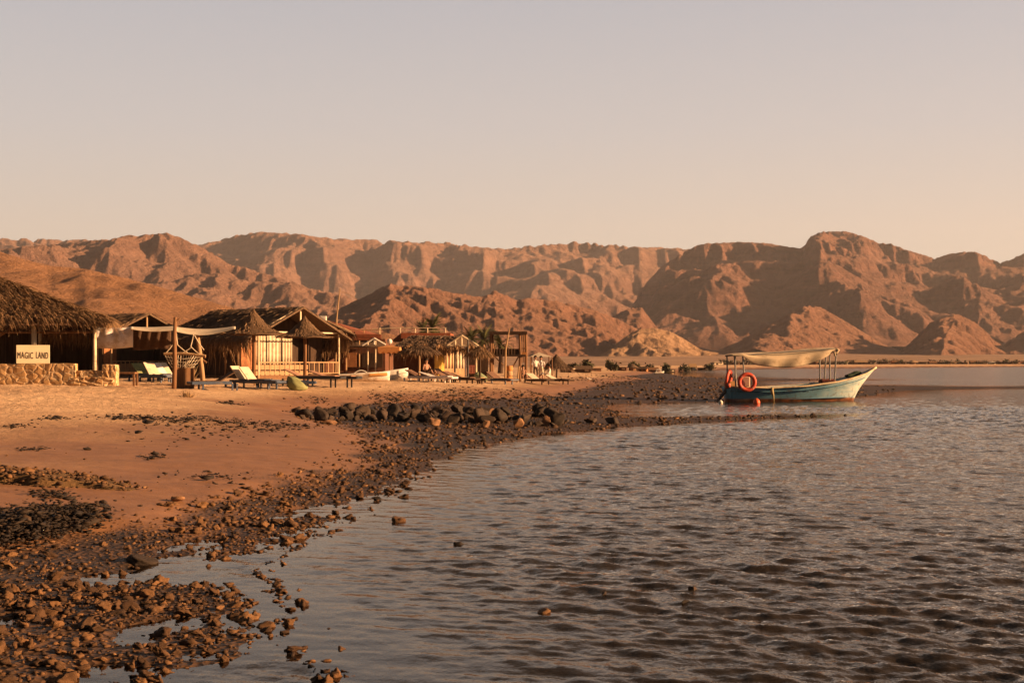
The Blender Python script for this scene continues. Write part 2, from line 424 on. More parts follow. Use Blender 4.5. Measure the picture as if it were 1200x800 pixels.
# ================================================================ mountains
def grad(h, X, Y, U):
    """world gradient on a grid with X = U*Y"""
    hu = np.gradient(h, axis=1)/np.gradient(U, axis=1)
    hy = np.gradient(h, axis=0)/np.gradient(Y, axis=0)
    return hu/Y, hy-hu*U/Y
def gully(x, y, dx, dy, lam, seed):
    """ripples that run down the slope direction (dx, dy): the drainage pattern of bare hills"""
    fx = x/lam; fy = y/lam; ix = np.floor(fx); iy = np.floor(fy); fx = fx-ix; fy = fy-iy
    num = 0; den = 0
    for i in (-1, 0, 1, 2):
        for j in (-1, 0, 1, 2):
            ox = hash2(ix+i, iy+j, seed)*0.5; oy = hash2(ix+i, iy+j, seed+5)*0.5
            px = fx-i-ox; py = fy-j-oy
            w = np.exp(-2*(px*px+py*py))
            num = num+w*np.cos(2*math.pi*(px*-dy+py*dx)); den = den+w
    return num/den
def blur1(a, w, axis):
    if w < 1: return a
    pad = [(0, 0), (0, 0)]; pad[axis] = (w+1, w)
    c = np.cumsum(np.pad(a, pad, 'edge'), axis=axis)
    n_ = a.shape[axis]
    hi = np.take(c, np.arange(2*w+1, 2*w+1+n_), axis=axis); lo = np.take(c, np.arange(0, n_), axis=axis)
    return (hi-lo)/(2*w+1)
def blur(h, X, Y, L):
    wx = int(L/max(1e-6, np.median(np.abs(np.diff(X, axis=1))))); wy = int(L/max(1e-6, np.median(np.abs(np.diff(Y, axis=0)))))
    for _ in range(2): h = blur1(blur1(h, wx, 1), wy, 0)
    return h
def erode(h, X, Y, U, lams, k, seed, mask=None, sharp=0.6):
    wts = [0.62, 0.85, 1.1, 1.3, 1.3, 1.15, 1.0]
    for n_, lam in enumerate(lams):
        gx, gy = grad(blur(h, X, Y, lam*0.42), X, Y, U); s = np.sqrt(gx*gx+gy*gy)+1e-6
        g = gully(X+0.15*lam*vnoise(X/lam, Y/lam, seed+n_), Y, gx/s, gy/s, lam, seed+7*n_)
        g = (1-sharp)*g+sharp*(1-2*np.sqrt(np.abs(np.clip(0.5-0.5*g, 0, 1))))
        a = k*wts[n_]*lam*np.clip(s/0.45, 0, 1.15)
        if mask is not None: a = a*mask
        h = h+a*g
    return h
def terraces(h, X, Y, period, amt, seed, mask=1.0):
    hh = h/period+0.35*fbm(X*0.002, Y*0.002, 3, seed); k = np.floor(hh); f = hh-k
    f2 = f**4/(f**4+(1-f)**4+1e-9)
    return h+amt*mask*(f2-f)*period
def range_grid(px0, px1, dpx, Y0, Y1, f):
    px = np.arange(px0, px1+dpx, dpx); ys_ = steps(Y0, Y1, lambda y: f)
    U = np.repeat(((px-CX)/F)[None, :], len(ys_), 0); Y = np.repeat(ys_[:, None], len(px), 1)
    return px, U, U*Y, Y
def plain(Y): return 0.98+0.0092*np.clip(Y-640, 0, 1e5)
def interp(px, pts): return np.interp(px, [p[0] for p in pts], [p[1] for p in pts])
def smooth1(a, w):
    k = np.hanning(2*w+3); k /= k.sum(); return np.convolve(np.pad(a, (w+1, w+1), 'edge'), k, 'valid')
def fit_sky(h, Y, px, prof, w, base):
    """scale heights column by column so the skyline keeps the traced one"""
    base_py = HY-(base-EYE)/Y*F
    cur = np.min(HY-(h-EYE)/Y*F, axis=0)
    want = interp(px, prof)
    ref = np.median(base_py)
    fac = np.clip((ref-want)/np.maximum(ref-cur, 2), 0.6, 1.7)
    fac = smooth1(fac, w)
    return base+(h-base)*fac[None, :]
def hill_material(name, c_hi, c_lo, c_flat, strata=0.5, sc=0.012):
    m, n, b = new_mat(name)
    v = coords(n); g = N(n, 'ShaderNodeNewGeometry'); s = N(n, 'ShaderNodeSeparateXYZ'); n.links.new(g.outputs['Normal'], s.inputs[0])
    big = noise_n(n, v, sc*0.5, 4, 0.6); mid = noise_n(n, v, sc*4, 6, 0.65)
    c = ramp_node(n, math_n(n, 'ADD', math_n(n, 'MULTIPLY', big, 0.6), math_n(n, 'MULTIPLY', mid, 0.4)), [(0.36, c_lo), (0.62, c_hi)])
    vs = coords(n, 'Object', (0.12, 0.12, 1.0)); st = noise_n(n, vs, sc*5, 5, 0.6)
    c = mixc(n, c, tuple(x*0.62 for x in c_lo), math_n(n, 'MULTIPLY', ramp_node(n, st, [(0.45, (0, 0, 0)), (0.6, (1, 1, 1))]), strata))
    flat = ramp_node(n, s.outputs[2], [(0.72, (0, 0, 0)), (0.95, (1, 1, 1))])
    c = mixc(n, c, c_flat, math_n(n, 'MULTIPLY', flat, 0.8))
    n.links.new(c, b.inputs['Base Color']); b.inputs['Roughness'].default_value = 0.95; b.inputs['Specular IOR Level'].default_value = 0.1
    h = math_n(n, 'ADD', noise_n(n, v, sc*3, 8, 0.7), math_n(n, 'MULTIPLY', st, 0.4*strata))
    n.links.new(bump_n(n, h, 1.0, 0.25/sc), b.inputs['Normal']); return m
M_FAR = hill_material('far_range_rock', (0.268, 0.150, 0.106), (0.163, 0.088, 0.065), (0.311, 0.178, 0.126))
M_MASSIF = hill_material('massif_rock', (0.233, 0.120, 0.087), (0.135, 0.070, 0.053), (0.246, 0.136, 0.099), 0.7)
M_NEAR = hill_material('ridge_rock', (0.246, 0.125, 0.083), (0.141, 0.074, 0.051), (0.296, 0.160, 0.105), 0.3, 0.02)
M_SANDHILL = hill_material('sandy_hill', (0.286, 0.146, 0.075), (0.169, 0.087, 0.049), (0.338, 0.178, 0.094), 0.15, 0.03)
def make_range(name, mat, prof, px0, px1, dpx, Y0, Y1, dY, Yr, Wf, Wb, lams, k, seed, shape=1.35, terr=None, warp=0.16, spread=0.0, fitw=10, sharp=0.55, extra=None, sink=6, foot=None, crag=1.0):
    px, U, X, Y = range_grid(px0, px1, dpx, Y0, Y1, dY)
    want = interp(px, prof)
    yr = Yr(px) if callable(Yr) else np.full(len(px), float(Yr))
    hz = EYE+(HY-want)/F*yr
    wn = fbm(X/900.0, Y/900.0, 3, seed)
    wf = Wf*(1+0.55*fbm(X/1100.0+3, Y*0+1.3, 2, seed+3))
    if foot is not None:
        wf = np.maximum(interp(px, foot)*Wf, 60)[None, :]+0*wf
    d = Y-yr[None, :]+warp*Wf*wn
    u = np.where(d < 0, 1+d/wf, 1-d/Wb)
    u = np.clip(u, 0, 1)
    base = plain(Y)-sink
    sh = u**shape
    h = base+(hz[None, :]-base)*sh*(1+0.25*spread*wn)
    if extra is not None: h = extra(px, U, X, Y, h, base)
    m = sstep(0.0, 0.10, u)
    h = erode(h, X, Y, U, lams, k, seed, m, sharp)
    if terr: h = terraces(h, X, Y, terr[0], terr[1], seed, sstep(0.25, 0.6, u))
    h = h+m*fbm(X/lams[-1]*0.7, Y/lams[-1]*0.7, 3, seed+40)*lams[-1]*0.10+m*crag*craggy(X, Y, lams[1], seed+60)
    h = fit_sky(h, Y, px, prof, fitw, base)
    lim = EYE+(HY-(want[None, :]-1.3))/F*Y; h = np.minimum(h, lim)
    o = link(name, grid_mesh(name, X, Y, h, smooth=crag < 0.5), mat); o['kind'] = 'structure'; return o
def craggy(X, Y, lam, seed):
    wx = X+0.3*lam*vnoise(X/lam, Y/lam, seed+9); t = 0
    for k in range(6):
        l = lam/2**k; n_ = 1-2*np.abs(vnoise(wx/l+3.7*k, Y/l*0.8, seed+k)); t = t+n_*l*0.055
    return t
def cones(lst):
    """hand-placed summits: (px, py, Y, radius, power)"""
    def f(px, U, X, Y, h, base):
        for (cx, cy, cY, rad, pw, asp) in lst:
            c = P(cx, cy, cY); d = np.sqrt((X-c.x)**2+((Y-c.y)/asp)**2)/rad
            d = d*(1+0.18*fbm(X/rad, Y/rad, 3, int(cx)))
            h = np.maximum(h, base+(c.z-base)*np.clip(1-d, 0, 1)**pw)
        return h
    return f
# the long range at the back
PA = [(-400, 296), (-150, 288), (0, 280), (60, 281), (110, 281), (150, 281), (200, 284), (232, 287), (245, 284), (270, 278), (290, 274), (305, 271.5), (340, 273.5), (385, 279), (420, 281), (470, 283), (520, 284.5),
      (560, 289), (590, 292), (640, 287), (672, 284), (720, 287.5), (760, 290), (800, 291), (830, 293), (900, 296), (1000, 300), (1300, 300), (1600, 300)]
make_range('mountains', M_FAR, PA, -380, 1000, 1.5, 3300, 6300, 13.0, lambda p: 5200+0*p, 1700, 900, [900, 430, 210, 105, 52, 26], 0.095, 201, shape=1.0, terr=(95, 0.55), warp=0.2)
# rugged middle hills on the left
PF = [(-400, 330), (-200, 300), (-60, 292), (0, 292), (40, 288), (75, 285), (100, 283), (122, 281), (145, 276.5), (165, 276), (180, 274.5), (195, 273), (210, 278), (232, 288), (250, 297), (268, 309), (285, 313), (300, 318), (330, 326), (345, 331), (370, 340), (400, 345), (440, 362), (480, 385), (520, 412), (560, 412)]
make_range('rugged_hills', M_FAR, PF, -380, 545, 1.3, 1750, 3500, 8.0, lambda p: 2900+0*p, 1150, 500, [520, 250, 125, 62, 31, 16], 0.105, 305, shape=0.85, warp=0.22, spread=0.6)
# table mountains on the right
PC = [(720, 400), (750, 340), (775, 312), (800, 297), (815, 288), (830, 285), (870, 283.5), (900, 285), (925, 289.5), (940, 291), (950, 277), (962, 271.5), (990, 271), (1010, 276), (1030, 285), (1045, 286), (1060, 292), (1090, 301), (1095, 303.5), (1110, 298), (1130, 295), (1146, 295.5), (1160, 303), (1172, 308), (1185, 304), (1200, 297), (1230, 287), (1300, 280), (1450, 292), (1700, 320)]
def massif_extra(px, U, X, Y, h, base):
    # a lower shelf of buttresses in front of the tables
    sh = [(730, 395), (760, 365), (800, 336), (840, 318), (865, 322), (900, 352), (925, 338), (960, 330), (1000, 334), (1040, 352), (1080, 345), (1130, 330), (1180, 352), (1230, 345), (1400, 340), (1700, 350)]
    py = interp(px, sh); zz = EYE+(HY-py)/F*2950.0
    u = np.clip(1-np.abs(Y-2950+160*fbm(X/400, Y/400, 3, 77))/560, 0, 1)
    return np.maximum(h, base+(zz[None, :]-base)*np.minimum(1, 1.25*u**0.8))
make_range('table_mountains', M_MASSIF, PC, 720, 1620, 1.3, 2250, 4700, 9.0, lambda p: 3750+0*p, 1250, 650, [560, 280, 140, 70, 35, 18], 0.105, 417, shape=0.75, terr=(75, 0.6), warp=0.12, extra=massif_extra, fitw=4)
# the dark spiny ridges across the middle
PD = [(360, 400), (385, 372), (400, 360), (430, 346), (445, 338), (457, 332), (468, 335), (484, 335), (510, 338), (527, 342.5), (545, 345), (565, 348), (580, 341), (592, 345), (605, 352), (617, 349), (635, 351), (653, 353), (675, 358), (700, 364), (720, 372), (743, 384), (765, 394), (785, 404), (800, 411), (830, 413)]
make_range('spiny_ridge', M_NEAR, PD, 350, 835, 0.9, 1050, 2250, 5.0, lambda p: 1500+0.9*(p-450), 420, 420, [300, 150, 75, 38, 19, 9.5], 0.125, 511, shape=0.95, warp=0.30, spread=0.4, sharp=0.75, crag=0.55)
# dark pyramids standing in front of the tables
PG = [(640, 413), (690, 398), (715, 372), (735, 362), (752, 360), (770, 384), (800, 402), (840, 411), (870, 398), (895, 384), (920, 370), (940, 359), (948, 358), (962, 360), (985, 373), (1010, 388), (1035, 403), (1055, 411), (1066, 402), (1090, 378), (1105, 372), (1122, 368), (1140, 376), (1160, 392), (1178, 402), (1200, 388), (1230, 372), (1280, 362), (1400, 372), (1600, 380)]
make_range('pyramid_hills', M_NEAR, PG, 640, 1580, 1.0, 1500, 2700, 6.0, lambda p: 2050+120*np.sin(p/37.0), 420, 330, [230, 115, 57, 28, 14, 7], 0.095, 613, shape=1.0, warp=0.10, fitw=5, sharp=0.7, crag=0.55)
# pale outcrop at the foot of the ridge
PH = [(700, 413), (720, 404), (735, 393), (748, 386), (765, 384), (785, 388), (800, 396), (822, 410), (840, 413)]
make_range('pale_outcrop', hill_material('pale_rock', (0.42, 0.27, 0.165), (0.30, 0.18, 0.11), (0.40, 0.25, 0.15), 0.2, 0.03), PH, 700, 842, 0.7, 1180, 1560, 3.0, lambda p: 1380+0*p, 150, 120, [110, 55, 27, 14], 0.08, 719, shape=0.9, warp=0.15, fitw=4)
# sandy hill on the left, close behind the huts
PE = [(-500, 250), (-300, 262), (-150, 272), (-60, 284), (0, 295), (33, 305), (60, 311.5), (100, 315), (140, 324), (180, 334), (220, 346), (250, 354), (274, 361), (300, 372), (330, 384), (352, 392), (400, 392), (420, 386), (450, 389), (490, 400), (530, 409), (570, 413)]
make_range('sandy_hill', M_SANDHILL, PE, -480, 575, 1.1, 420, 1250, 3.0, lambda p: 900-0.35*p, 420, 260, [240, 120, 60, 30], 0.040, 823, shape=1.0, warp=0.18, fitw=8, sharp=0.35, crag=0.10)

# ---- the dusty air
HAZE_D = 0.62e-4
mb = MB(); mb.box((0, 3550, 349), (16000, 7500, 702))
hz_ = mb.build('haze', None); hz_['kind'] = 'stuff'
hm = bpy.data.materials.new('dusty_air'); hm.use_nodes = True; n = hm.node_tree; n.nodes.clear()
o_ = N(n, 'ShaderNodeOutputMaterial'); pv = N(n, 'ShaderNodeVolumePrincipled')
pv.inputs['Color'].default_value = (0.80, 0.77, 0.82, 1); pv.inputs['Density'].default_value = HAZE_D; pv.inputs['Anisotropy'].default_value = 0.2
n.links.new(pv.outputs[0], o_.inputs['Volume']); hz_.data.materials.append(hm)
# ================================================================ rocks, weed, gravel
_YS = np.exp(np.linspace(math.log(5.0), math.log(900), 900))
def G(px, py, dz=0.0):
    """the ground point seen at picture position (px, py)"""
    x = (px-CX)/F*_YS; z = ground_z(x, _YS)
    p = HY-(z+dz-EYE)/_YS*F
    k = np.where(p <= py)[0]; k = k[0] if len(k) else len(p)-1
    Y = _YS[k]
    if k > 0 and p[k-1] != p[k]:
        t = (py-p[k-1])/(p[k]-p[k-1]); Y = _YS[k-1]+(_YS[k]-_YS[k-1])*min(max(t, 0), 1)
    X = (px-CX)/F*Y
    return Vector((X, Y, gz(X, Y)))
def rock_geo(sub, seed, flat=0.7, rough=0.33, cuts=5):
    bm = bmesh.new(); bmesh.ops.create_icosphere(bm, subdivisions=sub, radius=1.0)
    r = random.Random(seed)
    pl = []
    for _ in range(cuts):
        d = Vector((r.gauss(0, 1), r.gauss(0, 1), r.gauss(0, 0.8))).normalized(); pl.append((d, r.uniform(0.36, 0.74)))
    for v in bm.verts:
        c = v.co.copy()
        for d, o in pl:
            t = c.dot(d)
            if t > o: c -= d*(t-o)*0.97
        n = (math.sin(c.x*3.1+seed)*math.sin(c.y*2.7+seed*2)*math.sin(c.z*3.5+seed*.7)+0.6*math.sin(c.x*7.3+seed*3)*math.sin(c.y*6.1+seed)*math.sin(c.z*8+1))
        c *= 1+rough*n+r.uniform(-0.5, 0.5)*rough*0.5
        c.z *= flat; v.co = c
    bm.verts.ensure_lookup_table(); bm.faces.ensure_lookup_table()
    V = np.array([v.co[:] for v in bm.verts]); T = np.array([[v.index for v in f.verts] for f in bm.faces]); bm.free()
    return V, T
def scatter_mesh(name, pts, sizes, shapes, rs, tone, squash=(0.75, 1.3)):
    """many small stones in one mesh; tone is a per-stone colour value"""
    Vs = []; Ts = []; Cs = []; k = 0
    which = rs.randint(0, len(shapes), len(pts))
    for w, (V, T) in enumerate(shapes):
        idx = np.where(which == w)[0]
        if not len(idx): continue
        a = rs.uniform(0, 2*math.pi, len(idx)); s = sizes[idx]
        sx = s*rs.uniform(*squash, len(idx)); sy = s*rs.uniform(*squash, len(idx)); sz = s*rs.uniform(0.6, 1.15, len(idx))
        x = V[None, :, 0]*sx[:, None]; y = V[None, :, 1]*sy[:, None]; z = V[None, :, 2]*sz[:, None]
        ca = np.cos(a)[:, None]; sa = np.sin(a)[:, None]
        tl = rs.normal(0, 0.35, len(idx))[:, None]
        z2 = z+tl*x*0.5
        P_ = np.stack([x*ca-y*sa+pts[idx, 0:1], x*sa+y*ca+pts[idx, 1:2], z2+pts[idx, 2:3]], -1)
        Vs.append(P_.reshape(-1, 3)); n = V.shape[0]
        Ts.append((T[None]+(np.arange(len(idx))*n)[:, None, None]).reshape(-1, 3)+k); k += n*len(idx)
        Cs.append(np.repeat(tone[idx], n))
    return tri_mesh(name, np.concatenate(Vs), np.concatenate(Ts), False, np.concatenate(Cs))
def stone_material(name, stops, rough=0.8, attr=True, spec=0.3, sc=9):
    m, n, b = new_mat(name); v = coords(n)
    nz = noise_n(n, v, sc, 5, 0.65)
    if attr:
        a = N(n, 'ShaderNodeAttribute', attribute_name='tone'); f = math_n(n, 'ADD', math_n(n, 'MULTIPLY', a.outputs['Fac'], 0.7), math_n(n, 'MULTIPLY', nz, 0.3))
    else:
        oi = N(n, 'ShaderNodeObjectInfo'); f = math_n(n, 'ADD', math_n(n, 'MULTIPLY', oi.outputs['Random'], 0.5), math_n(n, 'MULTIPLY', nz, 0.5))
    n.links.new(ramp_node(n, f, stops), b.inputs['Base Color']); b.inputs['Roughness'].default_value = rough
    b.inputs['Specular IOR Level'].default_value = spec
    n.links.new(bump_n(n, noise_n(n, v, sc*4, 5, 0.7), 0.6, 0.02), b.inputs['Normal']); return m
REEF = [(0.12, (0.022, 0.012, 0.007)), (0.45, (0.085, 0.042, 0.018)), (0.75, (0.19, 0.095, 0.038)), (0.97, (0.34, 0.20, 0.10))]
M_REEF = stone_material('reef_rubble', REEF); M_REEF1 = stone_material('reef_rock', REEF, attr=False)
M_BASALT = stone_material('dark_boulder', [(0.2, (0.016, 0.011, 0.008)), (0.6, (0.04, 0.026, 0.018)), (0.9, (0.085, 0.05, 0.032))], attr=False, sc=4)
M_BROWN = stone_material('brown_boulder', [(0.2, (0.12, 0.06, 0.03)), (0.7, (0.26, 0.135, 0.065)), (0.9, (0.34, 0.19, 0.1))], attr=False, sc=4)
M_WEED = stone_material('dry_seaweed', [(0.2, (0.010, 0.006, 0.004)), (0.6, (0.028, 0.016, 0.008)), (0.95, (0.10, 0.056, 0.026))], rough=0.7)
SH1 = [rock_geo(1, s, 0.62, 0.55, 3) for s in (3, 14, 25, 36)]
SH2 = [rock_geo(3, s, 0.62, 0.42, 5) for s in (5, 17, 29, 41, 53)]
rs = np.random.RandomState(5)
def field(n, x0, x1, y0, y1, size, keep, seed):
    """candidate stones in a strip of ground, kept by the keep(x, y, dw, ds) odds"""
    r = np.random.RandomState(seed)
    y = y0*(y1/y0)**r.rand(n) if y1/y0 > 2 else r.uniform(y0, y1, n)
    px = r.uniform(x0, x1, n); x = (px-CX)/F*y
    dw = poly_sd(x, y, SHORE); ds = poly_sd(x, y, SANDL)
    ok = (r.rand(n) < keep(x, y, dw, ds)) & ((y < 75) | (px < 1050))
    x, y = x[ok], y[ok]; s = size(r, y)
    return x, y, s
def odds(x, y, dw, ds):
    clump = sstep(-0.35, 0.45, fbm(x*0.55+3, y*0.4, 3, 131))
    inside = sstep(-0.9, 0.25, dw)*(0.30+0.70*clump)+0.16*sstep(-3.2, -0.4, dw)*clump
    return np.clip(inside*(1-sstep(-0.2, 0.9, ds)), 0, 1)+0.005*(ds > 0.4)*(ds < 6)
xs, ys_, ss = [], [], []
for n_, y0, y1, s0 in ((52000, 6.5, 16, 0.0145), (34000, 16, 30, 0.021), (30000, 30, 62, 0.032), (14000, 62, 190, 0.065)):
    a, b_, c = field(n_, -320, 1250, y0, y1, lambda r, y: s0*np.exp(r.normal(-0.06, 0.58, len(y))), odds, int(y0*10))
    xs.append(a); ys_.append(b_); ss.append(c)
rx, ry, rsz = np.concatenate(xs), np.concatenate(ys_), np.concatenate(ss)
rsz = np.minimum(rsz, np.where(ry < 62, 0.055+0.0008*ry, 0.16))
rz_ = ground_z(rx, ry)
pxs = CX+rx/ry*F; pys = HY-(rz_-EYE)/ry*F
vis = (pxs > -330) & (pxs < 1260) & (rz_ > -0.16)
rx, ry, rsz, rz_, pxs, pys = [q[vis] for q in (rx, ry, rsz, rz_, pxs, pys)]
show = rsz/ry*((pxs > -5) & (pxs < 1205) & (pys < 803))
order = np.argsort(-show)
big, rest = order[:300], order[300:]
tone = np.clip(rs.normal(0.42, 0.2, len(rx))-0.08*(rz_ < 0.03)-0.12*(ry > 25), 0.02, 1)
me = scatter_mesh('gravel', np.stack([rx, ry, rz_+rsz*0.18], -1)[rest], rsz[rest], SH1, rs, tone[rest])
gravel = link('gravel', me, M_REEF); gravel['kind'] = 'stuff'; gravel['label'] = 'brown coral rubble and pebbles along the low tide line'
rock_me = [tri_mesh('rock', V, T) for V, T in SH2]
for q in rock_me: q.materials.append(M_REEF1)
dwb = poly_sd(rx[big], ry[big], SHORE)
for i, k in enumerate(big):
    o = bpy.data.objects.new('rock', rock_me[rs.randint(0, 5)]); COL.objects.link(o)
    s = rsz[k]*1.1; o.location = (rx[k], ry[k], rz_[k]+s*0.22)
    o.scale = (s*rs.uniform(0.85, 1.35), s*rs.uniform(0.8, 1.2), s*rs.uniform(0.75, 1.2)); o.rotation_euler = (rs.normal(0, .3), rs.normal(0, .3), rs.uniform(0, 6.28))
    if rz_[k] < 0.0: tag(o, 'brown reef rock poking out of the shallow water beside the rubble', 'rock', 'rocks standing in the shallows')
    else: tag(o, 'rough brown reef rock lying among the rubble of the tide flat', 'rock', 'larger rocks of the tide flat')
# the heap of dark boulders
boulder_me = [tri_mesh('boulder', *rock_geo(3, s, 0.85, 0.17, 8)) for s in (61, 72, 83, 94, 105, 116)]
def boulder(px, py, w, h, mat, label, group=None, dz=0.0, seed=0, Y=None, tilt=0.08):
    p = G(px, py) if Y is None else at(px, Y)
    S = p.y/F; me_ = boulder_me[seed % 6].copy(); me_.materials.clear(); me_.materials.append(mat)
    o = bpy.data.objects.new('boulder', me_); COL.objects.link(o)
    r = random.Random(seed)
    o.scale = (w*S*0.58, w*S*0.5*r.uniform(0.8, 1.2), h*S*0.66); o.rotation_euler = (r.gauss(0, tilt), r.gauss(0, tilt), r.uniform(-.9, .9)+(seed//6) % 2*3.1)
    o.location = (p.x, p.y, p.z+h*S*0.34+dz)
    tag(o, label, 'boulder', group); return o
rb = random.Random(12)
LB = 'dark angular boulder heaped in the low stone pile on the beach'
for i in range(104):
    t = rb.random(); px = 346+t*318
    py = 488+9*t+rb.uniform(-8, 4)
    s = 6+16*rb.random()**2.2*(0.6+0.6*t)
    boulder(px, py, s*1.15, s*0.85, M_BASALT, LB, 'boulders of the dark stone pile', seed=200+i, tilt=.4)
for i in range(9):
    px = 440+rb.random()*200; boulder(px, 491+rb.uniform(-3, 3), 15, 12, M_BASALT, LB, 'boulders of the dark stone pile', dz=0.16, seed=300+i)
for i, (px, py, w, h, mt, lb) in enumerate([
    (561, 496, 22, 27, M_BASALT, 'tall dark boulder topping the right half of the stone pile'),
    (577, 492, 9, 17, M_BROWN, 'upright sunlit brown slab leaning on the tallest boulder of the pile'),
    (653, 498, 20, 20, M_BASALT, 'round dark boulder closing the right end of the stone pile'),
    (640, 499, 15, 15, M_BROWN, 'brown boulder next to the round one ending the stone pile'),
    (606, 500, 15, 13, M_BROWN, 'rust brown blocky boulder low at the front of the stone pile'),
    (509, 499, 13, 13, M_BROWN, 'small rust brown boulder at the front middle of the stone pile'),
    (569, 501, 12, 13, M_BROWN, 'rust brown boulder standing at the foot of the tallest pile boulder'),
    (693, 496, 15, 8, M_BASALT, 'small flat dark boulder lying alone right of the stone pile'),
    (718, 496, 19, 10, M_BASALT, 'dark boulder with a brown end, last one along the spit'),
    (385, 497, 22, 7, M_BROWN, 'flat brown slab lying in front of the stone pile'),
    (170, 664, 44, 17, M_BASALT, 'square black boulder sitting in the brown rubble near the puddles'),
    (209, 587, 15, 9, M_BROWN, 'lone rounded brown stone on the smooth wet sand'),
    (102, 527, 11, 5, M_BASALT, 'small dark stone on bare sand above the weedy bank')]):
    boulder(px, py, w, h, mt, lb, seed=400+i*5)
for i, (px, py, w, h, lb) in enumerate([(635, 719, 20, 10, 'wet brown stone awash alone in the near water'), (708, 697, 11, 7, 'dark stone tip breaking the near water, left of a pair'),
    (812, 692, 13, 9, 'dark pointed stone breaking the water right of the other tips'), (803, 707, 12, 7, 'brown stone awash just below the pointed stone tip'),
    (538, 638, 14, 7, 'brown stone awash in the water farther from the rubble'), (467, 611, 16, 10, 'brown stone in the water just off the gravel edge'), (442, 586, 10, 7, 'small dark stone in the water by the gravel edge'),
    (953, 487, 8, 5, 'dark stone on the outer tip of the gravel spit'), (991, 487, 6, 4, 'single stone awash beyond the gravel spit'), (912, 489, 5, 4, 'small dark stone on the thin end of the gravel spit')]):
    Y = F*EYE/(py-HY); x = (px-CX)/F*Y; S = Y/F
    o = bpy.data.objects.new('boulder', boulder_me[i % 6].copy()); COL.objects.link(o); o.data.materials.append(M_REEF1 if w > 15 else M_BASALT)
    o.scale = (w*S*.55, w*S*.5, h*S*.9); o.location = (x, Y, h*S*0.05); o.rotation_euler = (0, 0, i*1.3); tag(o, lb, 'rock')
# washed-up seaweed
FL = [rock_geo(1, s, 0.35, 0.45, 3) for s in (7, 19)]
def weed(name, label, spots, seed, size=0.022, lift=0.5, mat=None):
    r = np.random.RandomState(seed); pts = []; sz = []
    for (px, py, wx, wy, n_) in spots:
        p = G(px, py); S = p.y/F
        x = p.x+r.normal(0, wx*S*0.5, n_); dyy = wy*p.y*p.y/F/1.6
        y = p.y+r.normal(0, dyy*0.5, n_); pts.append(np.stack([x, y], -1)); sz.append(np.full(n_, size*math.sqrt(p.y/20)))
    pts = np.concatenate(pts); sz = np.concatenate(sz)*np.exp(r.normal(0, 0.45, len(pts)))
    z = ground_z(pts[:, 0], pts[:, 1])+sz*0.2+np.abs(r.normal(0, lift*0.05, len(pts)))
    o = link(name, scatter_mesh(name, np.concatenate([pts, z[:, None]], 1), sz, FL, r, np.clip(r.normal(0.35, 0.22, len(pts)), 0, 1), (0.5, 1.9)), mat or M_WEED)
    o['kind'] = 'stuff'; o['label'] = label; return o
weed('seaweed', 'line of dark dried seaweed across the upper beach', [(150, 490, 40, 3, 130), (205, 492, 55, 4, 170), (235, 493, 40, 4, 100), (290, 497, 60, 5, 130), (330, 500, 40, 5, 120), (62, 491, 16, 2, 60), (20, 500, 18, 2, 60), (270, 473, 14, 2, 60), (370, 469, 20, 2, 80),
    (182, 536, 12, 2, 70), (40, 527, 16, 2, 40), (245, 505, 80, 12, 160), (250, 560, 60, 10, 60), (540, 467, 40, 3, 500), (470, 469, 40, 2, 300), (620, 462, 50, 2, 240), (60, 580, 22, 3, 120), (700, 447, 50, 2, 300), (730, 443, 40, 1, 200)], 9)
weed('seaweed_mat', 'thick black mat of wet seaweed near the rubble', [(30, 617, 55, 13, 4200), (75, 611, 40, 7, 1500), (0, 624, 40, 8, 1300)], 10, 0.024, 1.3)
# weedy ledge of beach rock
def ledge():
    c = G(20, 568); S = c.y/F
    nu, nv = 90, 40; x0, x1 = c.x-5.0, c.x+144*S; U, V = np.meshgrid(np.linspace(0, 1, nu), np.linspace(0, 1, nv))
    X = x0+(x1-x0)*U; wide = 4.2*np.clip(1-U, 0, 1)**0.55+0.05
    Y = c.y+0.25*np.sin(U*9)*(1-U)+wide*V+0.15*fbm(X*1.2, V*2, 3, 141)
    hgt = 0.13*np.clip((1-U)*5, 0, 1)*np.clip(V*16, 0, 1)*(1-V**2)+0.02*fbm(X*3, Y*3, 3, 143)*np.clip(V*10, 0, 1)
    Z = ground_z(X, Y)+hgt-0.01
    o = link('rock_ledge', grid_mesh('rock_ledge', X, Y, Z), M_LEDGE); tag(o, 'low brown ledge of beach rock crusted with weed and pebbles', 'ledge')
    n_ = 2600; r = np.random.RandomState(21); u = 1-r.rand(n_)**0.6*1.0; v = r.rand(n_)**1.6
    iu = (u*(nu-1)).astype(int); iv = (v*(nv-1)).astype(int)
    pts = np.stack([X[iv, iu]+r.normal(0, .05, n_), Y[iv, iu]+r.normal(0, .05, n_), Z[iv, iu]+.01], -1)
    g = link('pebbles', scatter_mesh('pebbles', pts, 0.028*np.exp(r.normal(0, .4, n_)), SH1, r, np.clip(r.normal(.42, .25, n_), 0, 1)), M_REEF); g['kind'] = 'stuff'; g['label'] = 'pebbles and weed scraps crusting the low rock ledge'
M_LEDGE = simple('ledge', (0.20, 0.115, 0.05), (0.075, 0.045, 0.02), 6, 0.9, bump=0.8, bdist=0.04)
ledge()
